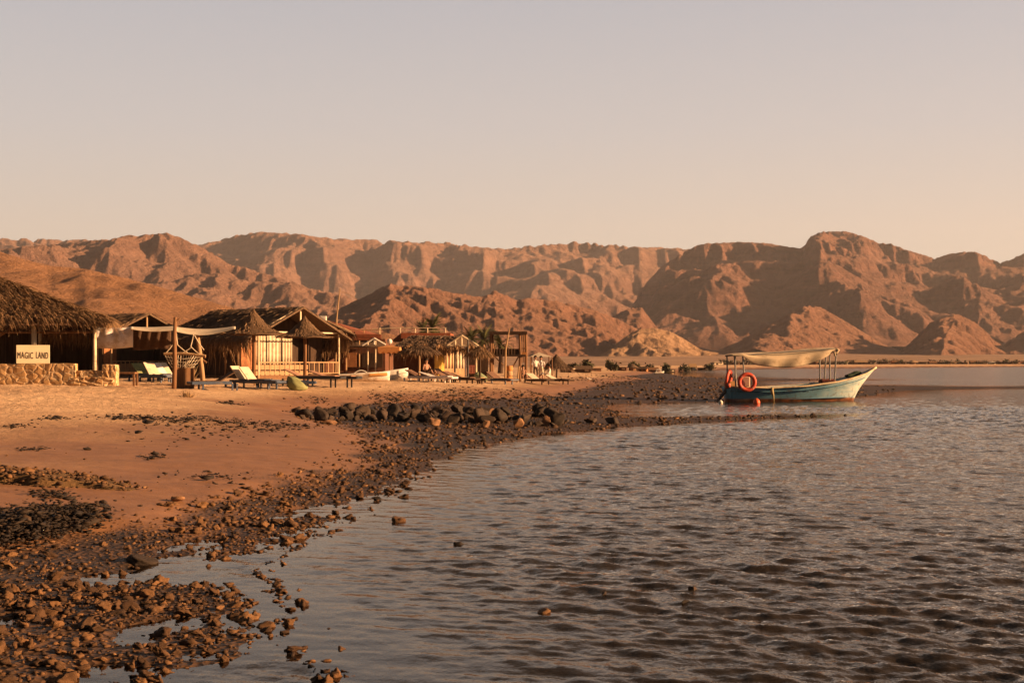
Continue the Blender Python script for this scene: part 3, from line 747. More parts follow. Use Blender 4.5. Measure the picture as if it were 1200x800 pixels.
# ================================================================ the beach camp
# weathered materials
WOOD = simple('wood', (0.24, 0.125, 0.06), (0.12, 0.06, 0.03), 5, 0.8, (1, 1, 0.15), 0.4)
WOODL = simple('pale_wood', (0.46, 0.30, 0.16), (0.28, 0.17, 0.09), 5, 0.75, (1, 1, 0.15), 0.3)
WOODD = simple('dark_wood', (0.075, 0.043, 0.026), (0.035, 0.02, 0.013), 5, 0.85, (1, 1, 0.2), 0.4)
CREAM = simple('cream_paint', (0.72, 0.60, 0.42), (0.55, 0.44, 0.29), 4, 0.6, dirt=(0.25, 0.16, 0.09))
WHITE = simple('white_paint', (0.78, 0.73, 0.64), (0.62, 0.56, 0.48), 4, 0.6, dirt=(0.32, 0.24, 0.16))
PLASTIC = simple('white_plastic', (0.80, 0.76, 0.68), (0.66, 0.60, 0.52), 3, 0.4, dirt=(0.38, 0.29, 0.2), bump=0.05, spec=0.4)
THATCH = None
def thatch_mat(name, hi, lo):
    m, n, b = new_mat(name); v = coords(n, 'Object', (1, 1, 0.35))
    a = N(n, 'ShaderNodeAttribute', attribute_name='tone')
    f = math_n(n, 'ADD', math_n(n, 'MULTIPLY', a.outputs['Fac'], 0.6), math_n(n, 'MULTIPLY', noise_n(n, v, 9, 5, 0.7), 0.4))
    n.links.new(ramp_node(n, f, [(0.2, lo), (0.55, tuple((p+q)/2 for p, q in zip(hi, lo))), (0.85, hi)]), b.inputs['Base Color'])
    b.inputs['Roughness'].default_value = 0.9
    n.links.new(bump_n(n, noise_n(n, v, 40, 4, 0.7), 0.8, 0.03), b.inputs['Normal']); return m
THATCH = thatch_mat('palm_thatch', (0.42, 0.25, 0.125), (0.09, 0.05, 0.026))
ROOFB = simple('thatch_base', (0.17, 0.11, 0.068), (0.08, 0.05, 0.032), 7, 0.95, (1, 1, .4), .9, .05)
THATCHD = thatch_mat('old_thatch', (0.22, 0.14, 0.085), (0.075, 0.046, 0.03))
STRAW = thatch_mat('straw_weave', (0.27, 0.165, 0.09), (0.11, 0.065, 0.036))
REEDW = simple('reed_wall', (0.10, 0.055, 0.03), (0.04, 0.023, 0.014), 7, 0.9, (2.5, 2.5, 0.12), 0.6, 0.03)
BLACKM = simple('black_metal', (0.03, 0.03, 0.032), (0.018, 0.018, 0.02), 5, 0.45, spec=0.5)
NAVY = simple('navy_lounger', (0.035, 0.06, 0.11), (0.022, 0.038, 0.075), 5, 0.5, spec=0.4, dirt=(0.12, 0.09, 0.06))
TERRA = simple('red_clay_paint', (0.30, 0.095, 0.045), (0.20, 0.062, 0.032), 4, 0.85)
REDW = simple('red_brown_wall', (0.15, 0.065, 0.036), (0.09, 0.04, 0.024), 4, 0.9)
CLOTH = simple('sun_bleached_cloth', (0.66, 0.56, 0.42), (0.52, 0.43, 0.31), 2.5, 0.95, dirt=(0.36, 0.26, 0.17))
GREYC = simple('grey_canvas', (0.78, 0.73, 0.70), (0.68, 0.63, 0.60), 2.5, 0.95, dirt=(0.42, 0.33, 0.25))
DARKC = simple('brown_mat_cloth', (0.11, 0.065, 0.04), (0.06, 0.035, 0.022), 9, 0.95, (1, 1, 3))
CUSHD = simple('dull_cushion', (0.22, 0.12, 0.08), (0.14, 0.08, 0.055), 5, 0.95)
CUSH = simple('faded_cushion', (0.36, 0.20, 0.13), (0.26, 0.145, 0.095), 5, 0.95)
GREENC = simple('olive_fabric', (0.27, 0.28, 0.125), (0.19, 0.20, 0.09), 4, 0.9)
YELL = simple('yellow_wall', (0.70, 0.44, 0.09), (0.58, 0.35, 0.07), 3, 0.85, dirt=(0.4, 0.24, 0.08))
ORNG = simple('orange_fabric', (0.58, 0.26, 0.09), (0.44, 0.19, 0.07), 5, 0.95)
def brick_mat(name, c1, c2, mortar, sc, w, h):
    m, n, b = new_mat(name); v = coords(n)
    mp = N(n, 'ShaderNodeMapping'); n.links.new(v, mp.inputs[0]); mp.inputs['Rotation'].default_value = (R(90), 0, 0)
    t = N(n, 'ShaderNodeTexBrick'); t.inputs['Scale'].default_value = sc; t.inputs['Brick Width'].default_value = w; t.inputs['Row Height'].default_value = h
    t.inputs['Color1'].default_value = (*c1, 1); t.inputs['Color2'].default_value = (*c2, 1); t.inputs['Mortar'].default_value = (*mortar, 1)
    t.inputs['Mortar Size'].default_value = 0.02
    n.links.new(mp.outputs[0], t.inputs['Vector'])
    c = mixc(n, t.outputs['Color'], (0.06, 0.03, 0.015), math_n(n, 'MULTIPLY', ramp_node(n, noise_n(n, v, 2, 5), [(0.45, (0, 0, 0)), (0.7, (1, 1, 1))]), 0.5))
    n.links.new(c, b.inputs['Base Color']); b.inputs['Roughness'].default_value = 0.9
    n.links.new(bump_n(n, t.outputs['Fac'], -0.5, 0.02), b.inputs['Normal']); return m
BRICK = brick_mat('clay_brick', (0.40, 0.17, 0.07), (0.30, 0.12, 0.05), (0.20, 0.11, 0.06), 4.5, 1.0, 0.4)
def rubble_mat():
    m, n, b = new_mat('rubble_stone'); v = coords(n, 'Object', (1, 1, 1.35))
    wv = N(n, 'ShaderNodeVectorMath', operation='ADD'); nz = N(n, 'ShaderNodeTexNoise'); nz.inputs['Scale'].default_value = 3
    sc_ = N(n, 'ShaderNodeVectorMath', operation='SCALE'); sc_.inputs['Scale'].default_value = 0.25
    n.links.new(v, nz.inputs['Vector']); n.links.new(nz.outputs['Color'], sc_.inputs[0]); n.links.new(v, wv.inputs[0]); n.links.new(sc_.outputs[0], wv.inputs[1])
    e = N(n, 'ShaderNodeTexVoronoi', feature='DISTANCE_TO_EDGE'); e.inputs['Scale'].default_value = 2.6; n.links.new(wv.outputs[0], e.inputs['Vector'])
    c = N(n, 'ShaderNodeTexVoronoi'); c.inputs['Scale'].default_value = 2.6; n.links.new(wv.outputs[0], c.inputs['Vector'])
    st = ramp_node(n, c.outputs['Color'], [(0.1, (0.30, 0.17, 0.075)), (0.5, (0.44, 0.26, 0.115)), (0.9, (0.52, 0.34, 0.17))])
    st = mixc(n, st, (0.22, 0.12, 0.055), math_n(n, 'MULTIPLY', ramp_node(n, noise_n(n, v, 7, 5), [(0.45, (0, 0, 0)), (0.7, (1, 1, 1))]), 0.5))
    col = mixc(n, (0.62, 0.45, 0.27), st, ramp_node(n, e.outputs['Distance'], [(0.03, (0, 0, 0)), (0.075, (1, 1, 1))]))
    n.links.new(col, b.inputs['Base Color']); b.inputs['Roughness'].default_value = 0.92
    n.links.new(bump_n(n, ramp_node(n, e.outputs['Distance'], [(0.0, (0, 0, 0)), (0.16, (1, 1, 1))]), 0.7, 0.035), b.inputs['Normal']); return m
RUBBLE = rubble_mat()

def strands(name, roots, dirs, lens, width, mat, parent, seed=0, droop=0.35):
    """a thatch of narrow bent blades in one mesh; each blade has two segments"""
    r = np.random.RandomState(seed); n = len(roots)
    roots = np.asarray(roots, float); dirs = np.asarray(dirs, float); dirs /= np.linalg.norm(dirs, axis=1)[:, None]+1e-9
    side = np.cross(dirs, np.array([0, 0, 1.0])); side /= np.linalg.norm(side, axis=1)[:, None]+1e-6
    a = r.normal(0, 0.5, n)[:, None]; up = np.cross(side, dirs); side = side*np.cos(a)+up*np.sin(a)
    w = (width*np.exp(r.normal(0, 0.3, n)))[:, None]; L = np.asarray(lens)[:, None]
    p1 = roots+dirs*L*0.5; d2 = dirs+np.array([0, 0, -droop])+r.normal(0, 0.12, (n, 3)); p2 = p1+d2*L*0.5
    V = np.stack([roots-side*w*.5, roots+side*w*.5, p1-side*w*.5, p1+side*w*.5, p2-side*w*.12, p2+side*w*.12], 1).reshape(-1, 3)
    b = np.arange(n)[:, None]*6
    T = np.concatenate([b+np.array([[0, 1, 3, 2]]), b+np.array([[2, 3, 5, 4]])], 0)
    tone = np.repeat(np.clip(r.normal(0.5, 0.24, n), 0, 1), 6)
    return link(name, tri_mesh(name, V, T, False, tone), mat, parent)
def slope_strands(name, quads, dens, length, width, mat, parent, seed, fringe=0.0, droop=0.35, fl=0.9):
    """blades over roof planes given as (eaveL, eaveR, topR, topL); plus a hanging fringe at the eave"""
    r = np.random.RandomState(seed); Rt = []; Dr = []; Ln = []
    for q in quads:
        a, b, c, d = [np.array(v, float) for v in q]
        area = np.linalg.norm(np.cross(b-a, d-a)); n = int(dens*area)+8
        u = r.rand(n)[:, None]; v = r.rand(n)[:, None]
        lo = a+(b-a)*u; hi = d+(c-d)*u; nrm = np.cross(b-a, (c+d)/2-a); nrm = nrm/np.linalg.norm(nrm)
        if nrm[2] < 0: nrm = -nrm
        p = lo+(hi-lo)*v+nrm*r.uniform(0.005, 0.06, n)[:, None]
        dd = (lo-hi); dd = dd/(np.linalg.norm(dd, axis=1)[:, None]+1e-6)+nrm*r.uniform(0.0, 0.14, n)[:, None]+r.normal(0, 0.12, (n, 3))
        Rt.append(p); Dr.append(dd); Ln.append(length*np.exp(r.normal(0, 0.25, n)))
        if fringe:
            n2 = int(np.linalg.norm(b-a)*fringe); u = r.rand(n2)[:, None]; lo = a+(b-a)*u; hi = d+(c-d)*u
            dd = (lo-hi); dd = dd/(np.linalg.norm(dd, axis=1)[:, None]+1e-6)
            Rt.append(lo-dd*0.1+r.normal(0, 0.05, (n2, 3))); Dr.append(dd*0.7+np.array([0, 0, -0.75])+r.normal(0, 0.16, (n2, 3))); Ln.append(length*fl*np.exp(r.normal(0, 0.35, n2)))
    return strands(name, np.concatenate(Rt), np.concatenate(Dr), np.concatenate(Ln), width, mat, parent, seed, droop)
def slab(mb, q, t):
    """a flat roof plane of thickness t from four corners"""
    a, b, c, d = [Vector(v) for v in q]; n_ = (b-a).cross(d-a).normalized()*t
    if n_.length < 1e-9: n_ = (b-a).cross(c-a).normalized()*t
    if n_.z > 0: n_ = -n_
    return mb.prism([a, b, c, d], (0, 0, 0), n_)
def frame_at(px, py=None, Y=None):
    p = G(px, py) if Y is None else at(px, Y)
    return p, p.y/F

# ---------------------------------------------------------------- thatched bar on the left
def thatched_bar():
    p, S = frame_at(60, 449.5); base = p
    def L(px, py, dy=0): k = (p.y+dy)/F; return Vector(((px-CX)*k-p.x, dy, EYE-(py-HY)*k-p.z))
    t = thing('beach_shelter', 'open beach shelter under a shaggy brown palm thatch behind the stone wall', 'shelter', base)
    y0, y1 = -0.6, 6.4
    fl, fr = L(-210, 373, y0), L(126, 374, y0); br = L(123, 377, y1); bl = Vector((fl.x, y1, fl.z))
    ar = L(-18, 322, 3.4); al = L(-150, 318, 3.4)
    fr2 = Vector((fr.x, fr.y, fr.z))
    mb = MB()
    for q in ([fl, fr2, ar, al], [br, bl, al, ar], [fr2, br, ar, ar+Vector((0, .01, 0))]): slab(mb, q, 0.10)
    th = mb.build('thatch_roof', ROOFB, t)
    qs = [(fl, fr2, ar, al), (fr2, br, ar, ar)]
    slope_strands('thatch_blades', qs, 480, 0.58, 0.024, THATCH, th, 31, fringe=150, droop=0.55, fl=0.5)
    for (px, top, dy, rr) in ((40, 384, 0.2, 0.12), (47, 386, 2.4, 0.085), (111, 381, 0.3, 0.085), (-60, 384, 0.2, 0.11), (-120, 384, 0.2, 0.11)):
        b_ = L(px-0.4, 446, dy); b_.z = min(b_.z, 0.0); a_ = L(px, top-3, dy)
        MB().tube([b_, (b_+a_)/2+Vector((0.01, 0, 0)), a_], [rr, rr*0.95, rr*0.9], 10).build('post', CREAM, t, smooth=True)
    MB().tube([L(-120, 390, 0.3), L(112, 389, 0.35)], 0.05, 8).build('beam', WOOD, t)
    MB().tube([L(-14, 402, 0.5), L(26, 376, 0.6)], 0.06, 8).build('brace', WOOD, t)
    w = MB(); w.sheet(lambda u, v: L(-120+u*233, 447-v*66, 5.2+0.05*math.sin(u*90)), 120, 2, 0.05); w.build('back_screen', REEDW, t)
    w = MB(); a_, b_ = L(113, 447, 5.2), L(111, 447, 1.0); w.sheet(lambda u, v: a_.lerp(b_, u)+Vector((0.03*math.sin(u*40), 0, v*2.45)), 40, 2, 0.05); w.build('side_screen', REEDW, t)
    r = np.random.RandomState(4); n_ = 700; u = r.rand(n_)
    roots = np.stack([L(46, 390, 3.0).x+u*(L(106, 390, 3.0).x-L(46, 390, 3.0).x), np.full(n_, 3.0), np.full(n_, L(60, 387, 3.0).z)], -1)
    strands('hanging_fringe', roots, r.normal(0, .15, (n_, 3))+np.array([0, 0, -1]), 0.45*np.exp(r.normal(0, .3, n_)), 0.03, THATCH, t, 5, 0.2)
    return p, L
bar_p, barL = thatched_bar()

# ---------------------------------------------------------------- stone wall, sign, slab
def rough_block(mb, c, size, seed, n=(8, 3, 4), amp=0.03):
    """a laid-stone block with uneven faces and top"""
    bm = bmesh.new(); bmesh.ops.create_cube(bm, size=1.0)
    bmesh.ops.subdivide_edges(bm, edges=bm.edges, cuts=5, use_grid_fill=True)
    r = random.Random(seed); c = Vector(c)
    for v in bm.verts:
        q = Vector((v.co.x*size[0], v.co.y*size[1], v.co.z*size[2]))
        e = sum(abs(abs(a)-0.5) < 0.01 for a in v.co)
        q += Vector((r.gauss(0, amp), r.gauss(0, amp), r.gauss(0, amp*0.8)))-Vector((math.copysign(amp*(e-1), v.co.x), math.copysign(amp*(e-1), v.co.y), math.copysign(amp*(e-1), v.co.z) if e > 1 else 0))
        v.co = q+c
    bm.verts.index_update(); mb.add([v.co.copy() for v in bm.verts], [[v.index for v in f.verts] for f in bm.faces]); bm.free()
def stone_wall():
    L = barL; p = bar_p
    t = thing('stone_wall', 'low tan wall of mortared field stones in front of the thatched shelter', 'wall', p+Vector((0, -1.4, 0)))
    def K(px, py): v = L(px, py, -1.4); return v-Vector((0, -1.4, 0))
    a, b = K(-170, 427), K(90, 426); mb = MB()
    for i in range(7):
        x0 = a.x+(b.x-a.x)*i/7; x1 = a.x+(b.x-a.x)*(i+1)/7
        rough_block(mb, ((x0+x1)/2, 0, b.z/2-0.15), (x1-x0+0.004, 0.45, b.z+0.3), i, amp=0.010)
    mb.build('wall_body', RUBBLE, t)
    c, d = K(90.5, 434), K(121, 434); mb = MB(); rough_block(mb, ((c.x+d.x)/2, 0.1, c.z/2-0.15), (d.x-c.x, 0.42, c.z+0.3), 21, amp=0.010); mb.build('low_section', RUBBLE, t)
    c, d = K(120.5, 427), K(137, 427); mb = MB(); rough_block(mb, ((c.x+d.x)/2, 0.1, c.z/2-0.15), (d.x-c.x, 0.55, c.z+0.3), 22, amp=0.010); mb.build('end_pillar', RUBBLE, t)
    c, d = K(88, 442), K(141, 442); mb = MB(); rough_block(mb, ((c.x+d.x)/2+p.x, p.y-2.2, p.z+c.z/2-0.1), (d.x-c.x, 0.6, c.z+0.2), 23, amp=0.035)
    me = mb.mesh('stone_bench'); o = link('stone_bench', me, RUBBLE); tag(o, 'long low stone slab lying on the sand at the foot of the stone wall end', 'bench')
    # sign
    a, b = K(21.5, 404.5), K(58.5, 404.5); zb = K(30, 426).z
    ctr = Vector(((a.x+b.x)/2, -1.4-0.14, zb+0.01))+p
    s = thing('sign', 'cream painted board with hand lettering standing on the stone wall', 'sign', ctr, R(9))
    wd = (b.x-a.x)/math.cos(R(9)); ht = a.z-zb
    MB().box((0, 0, ht/2), (wd, 0.035, ht)).build('board', simple('sign_board', (0.82, 0.72, 0.50), (0.74, 0.63, 0.42), 2, 0.7, bump=0.1), s, bevel=0.006)
    for i, wd_ in enumerate(('MAGIC', 'LAND')):
        cu = bpy.data.curves.new('lettering', 'FONT'); cu.body = wd_; cu.size = 0.40; cu.extrude = 0.004; cu.space_character = 1.12; cu.align_x = 'LEFT'
        tmp = bpy.data.objects.new('lettering', cu); COL.objects.link(tmp)
        me = bpy.data.meshes.new_from_object(tmp.evaluated_get(bpy.context.evaluated_depsgraph_get())); bpy.data.objects.remove(tmp)
        xs_ = [v.co.x for v in me.vertices]; w_ = max(xs_)-min(xs_); tgt = wd*(0.47 if i == 0 else 0.36)
        rl = random.Random(3+i)
        for v in me.vertices: v.co.x = (v.co.x-min(xs_))*tgt/w_; v.co.y += 0.012*math.sin(v.co.x*9+i)
        o = link('lettering', me, simple('sign_ink', (0.035, 0.028, 0.022), (0.06, 0.045, 0.035), 20, 0.8, bump=0), s)
        o.rotation_euler = (R(90), 0, 0); o.location = (-wd/2+wd*(0.04 if i == 0 else 0.60), -0.0225, ht*0.27)
stone_wall()

# ---------------------------------------------------------------- huts
def hut(name, label, px, py, rz, w, Ld, eave, ridge, over=0.55, roofm=THATCHD, bladem=None, wallm=WOOD, frontm=BRICK, truss=CREAM, hip=1.5, dens=55, fringe=70, porch=1.6, Y=None, blades=True, thick=0.10, curtains=True, rail=True):
    """gabled hut: the gable front looks along local -y, its long side runs along +y"""
    p, S = frame_at(px, py, Y); p = p-Matrix.Rotation(rz, 3, 'Z') @ Vector((0, -porch, 0)); p.z = gz(p.x, p.y)
    t = thing(name, label, 'hut', p, rz)
    hw = w/2
    # floor deck and posts
    MB().box((0, Ld/2-porch/2, 0.10), (w, Ld+porch, 0.2)).build('deck', WOOD, t)
    # walls
    zt = eave-0.02
    for sx in (-1, 1):
        m = MB(); m.sheet(lambda u, v: Vector((sx*(hw-0.06)+0.012*math.sin(u*60), u*Ld, 0.2+v*(zt-0.2))), 60, 2, 0.06); m.build('side_wall', wallm, t)
    MB().box((0, Ld-0.04, (zt+0.2)/2), (w-0.2, 0.08, zt-0.2)).build('back_wall', wallm, t)
    # front wall in panels round a curtained opening
    fy = 0.0
    MB().box((-hw*0.80, fy, (zt+.2)/2), (hw*0.34, 0.10, zt-.2)).build('front_wall', frontm, t)
    MB().box((hw*0.80, fy, (zt+.2)/2), (hw*0.34, 0.10, zt-.2)).build('front_wall', wallm, t)
    MB().box((0, fy, 0.2+0.3), (hw*1.25, 0.08, 0.6)).build('front_sill', WOODL, t)
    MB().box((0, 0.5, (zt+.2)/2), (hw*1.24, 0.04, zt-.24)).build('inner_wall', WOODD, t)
    if curtains:
        for k, (a, b) in enumerate(((-0.60, -0.36), (-0.32, -0.02), (0.02, 0.26))):
            m = MB(); m.sheet(lambda u, v: Vector(((a+(b-a)*u)*hw, 0.10+0.05*math.sin(u*22+k), 0.82+v*(zt-0.95))), 26, 3, 0.012); m.build('curtain', CLOTH, t, smooth=True)
    # gable truss
    fyo = -porch+0.05
    tz = eave+0.02
    def bar(a, b, r_=0.055, mat=truss, nm='truss_bar'):
        MB().box((0, 0, 0), (r_*2, r_*1.6, (Vector(b)-Vector(a)).length)).build(nm, mat, t).matrix_local = Matrix.Translation((Vector(a)+Vector(b))/2) @ (Vector(b)-Vector(a)).to_track_quat('Z', 'Y').to_matrix().to_4x4()
    ex = hw+over*0.55
    ez = eave-(ridge-eave)*(over*0.55/hw)
    bar((-ex, fyo-.1, ez+0.02), (0, fyo-.1, ridge-0.02)); bar((ex, fyo-.1, ez+0.02), (0, fyo-.1, ridge-0.02))
    bar((0, fyo-0.06, tz), (0, fyo-0.06, ridge-.1), 0.045); bar((-hw, fyo-.02, tz), (hw, fyo-.02, tz), 0.045)
    for sx in (-1, 1):
        MB().tube([(sx*hw*0.97, fyo, 0), (sx*hw*0.97, fyo, tz)], 0.055, 8).build('porch_post', truss, t)
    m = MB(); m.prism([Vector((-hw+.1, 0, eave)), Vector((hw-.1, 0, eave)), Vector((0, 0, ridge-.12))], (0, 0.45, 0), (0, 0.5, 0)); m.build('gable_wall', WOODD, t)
    if rail:
        m = MB(); m.box((0, fyo, 0.95), (w*0.96, 0.06, 0.06)); m.box((0, fyo, 0.32), (w*0.96, 0.05, 0.05))
        for i in range(17): m.box((-hw*.94+w*.94*i/16, fyo, 0.62), (0.045, 0.035, 0.6))
        m.build('railing', WOODL, t)
    # roof
    A = Vector((-hw-over, -porch-over*.4, eave-(ridge-eave)*over/hw)); B = Vector((-hw-over, Ld+over, A.z)); Tf = Vector((0, -porch-over*.4, ridge)); Tb = Vector((0, Ld+over-hip, ridge))
    mirror = lambda v: Vector((-v.x, v.y, v.z))
    m = MB(); slab(m, (A, Tf, Tb, B), thick); slab(m, (mirror(A), mirror(B), Tb, Tf), thick); slab(m, (B, Tb, Tb+Vector((.01, 0, 0)), mirror(B)), thick)
    rf = m.build('roof', ROOFB, t)
    if blades:
        slope_strands('thatch_blades', [(B, A, Tf, Tb), (mirror(A), mirror(B), Tb, Tf), (mirror(B), B, Tb, Tb)], dens, 0.42, 0.035, bladem or roofm, rf, int(px), fringe=fringe)
    return t
# bamboo hut behind the canvas screen
hut('thatched_hut', 'dark thatched hut with a pale gable post half hidden by the canvas screen', 172, 441, R(52), 5.2, 5.0, 2.7, 3.85, over=0.7, wallm=REEDW, frontm=BRICK, truss=WOODL, Y=86, curtains=False, rail=True, porch=0.8, fringe=0)
# the large hut
big_hut = hut('bamboo_hut', 'large brown hut with thatched gable, pale curtains and a brick corner', 352, 441, R(50), 6.3, 6.6, 2.65, 4.15, over=0.75, wallm=WOODD, frontm=BRICK, Y=82, hip=1.2)
# arched straw skirt on the sunlit corner of the large hut
def skirt():
    r = np.random.RandomState(8); n_ = 900; u = r.rand(n_); hw = 3.15
    roots = np.stack([np.full(n_, hw+0.62)+r.normal(0, .05, n_), -1.7+u*5.5, np.full(n_, 2.32)+r.normal(0, .05, n_)], -1)
    strands('straw_skirt', roots, r.normal(0, .12, (n_, 3))+np.array([-0.15, 0, -1]), 0.75*np.exp(r.normal(0, .3, n_)), 0.045, THATCH, big_hut, 9, 0.1)
    n_ = 700; u = r.rand(n_); roots = np.stack([np.full(n_, -hw-0.62)+r.normal(0, .05, n_), -1.6+u*6.5, np.full(n_, 2.30)+r.normal(0, .05, n_)], -1)
    strands('straw_skirt', roots, r.normal(0, .12, (n_, 3))+np.array([0.1, 0, -1]), 0.7*np.exp(r.normal(0, .4, n_)), 0.045, THATCH, big_hut, 10, 0.1)
skirt()
# small hut behind, whose gable shows over the large roof
hut('small_hut', 'small thatched hut whose gable peeks out beside the large hut roof', 374, 440, R(40), 4.6, 4.5, 3.1, 4.0, over=0.5, roofm=THATCHD, wallm=REDW, frontm=REDW, truss=WOODL, Y=97, curtains=False, rail=False)
def ac_box():
    p = at(377, 93.9); S = 93.9/F; z = EYE-(374-HY)*S
    MB().box((0, 0, 0), (9*S, 0.25, 7*S)).build('gable_panel', WHITE, None, Vector((p.x, p.y, z)), bevel=0.01)
# ---------------------------------------------------------------- straw parasols
def straw_parasol(label, px, apex_y, eave_y, half_w, base_py, Y, mat=STRAW, post=WOOD, name='straw_parasol', group=None, shaggy=False, curve=1.9, seed=1, pr=0.09):
    p = at(px, Y); S = Y/F
    t = thing(name, label, 'parasol', p, 0, group)
    za = EYE-(apex_y-HY)*S-p.z; ze = EYE-(eave_y-HY)*S-p.z; rr = half_w*S
    prof = [(rr*1.0, ze-0.06), (rr*1.0, ze)]+[(rr*(1-k/9.0), ze+(za-ze)*((k/9.0)**curve)) for k in range(1, 9)]+[(0.02, za)]
    r = random.Random(seed)
    m = MB(); m.lathe(prof, n=36, jit=lambda i, k: (1+0.012*math.sin(k*2.1+i), 0.02*math.sin(k*1.3+i*.7)))
    c = m.build('canopy', mat, t, smooth=True)
    r2 = np.random.RandomState(seed); n_ = 900 if not shaggy else 1400
    q = r2.rand(n_)*2*math.pi; f = np.sqrt(r2.rand(n_))
    hz = ze+(za-ze)*((1-f)**curve)
    roots = np.stack([np.cos(q)*rr*f, np.sin(q)*rr*f, hz+0.02], -1); sl = (za-ze)*curve*((1-f)**(curve-1))/rr
    dirs = np.stack([np.cos(q), np.sin(q), -sl+r2.normal(0, .1, n_)], -1)
    strands('straw', roots, dirs, (0.16 if not shaggy else 0.36)*np.exp(r2.normal(0, .3, n_)), 0.03, mat, c, seed, 0.15 if not shaggy else 0.6)
    MB().tube([(0, 0, -0.3), (0.02, 0, za*0.5), (0, 0, za-0.1)], pr, 8).build('pole', post, t, smooth=True)
    m = MB()
    for k in range(8):
        a = k*math.pi/4; m.tube([(0.05*math.cos(a), 0.05*math.sin(a), ze+0.02), (rr*.93*math.cos(a), rr*.93*math.sin(a), ze-0.02)], 0.025, 6)
    m.build('rafters', WOOD, t)
    return t
straw_parasol('witch hat straw parasol left of the pale curtains, red brown post', 297, 362, 391, 37, 446, 70, seed=3, curve=1.75)
straw_parasol('witch hat straw parasol in front of the large hut gable', 357, 370, 394.5, 33, 440, 73, seed=5, curve=1.75)

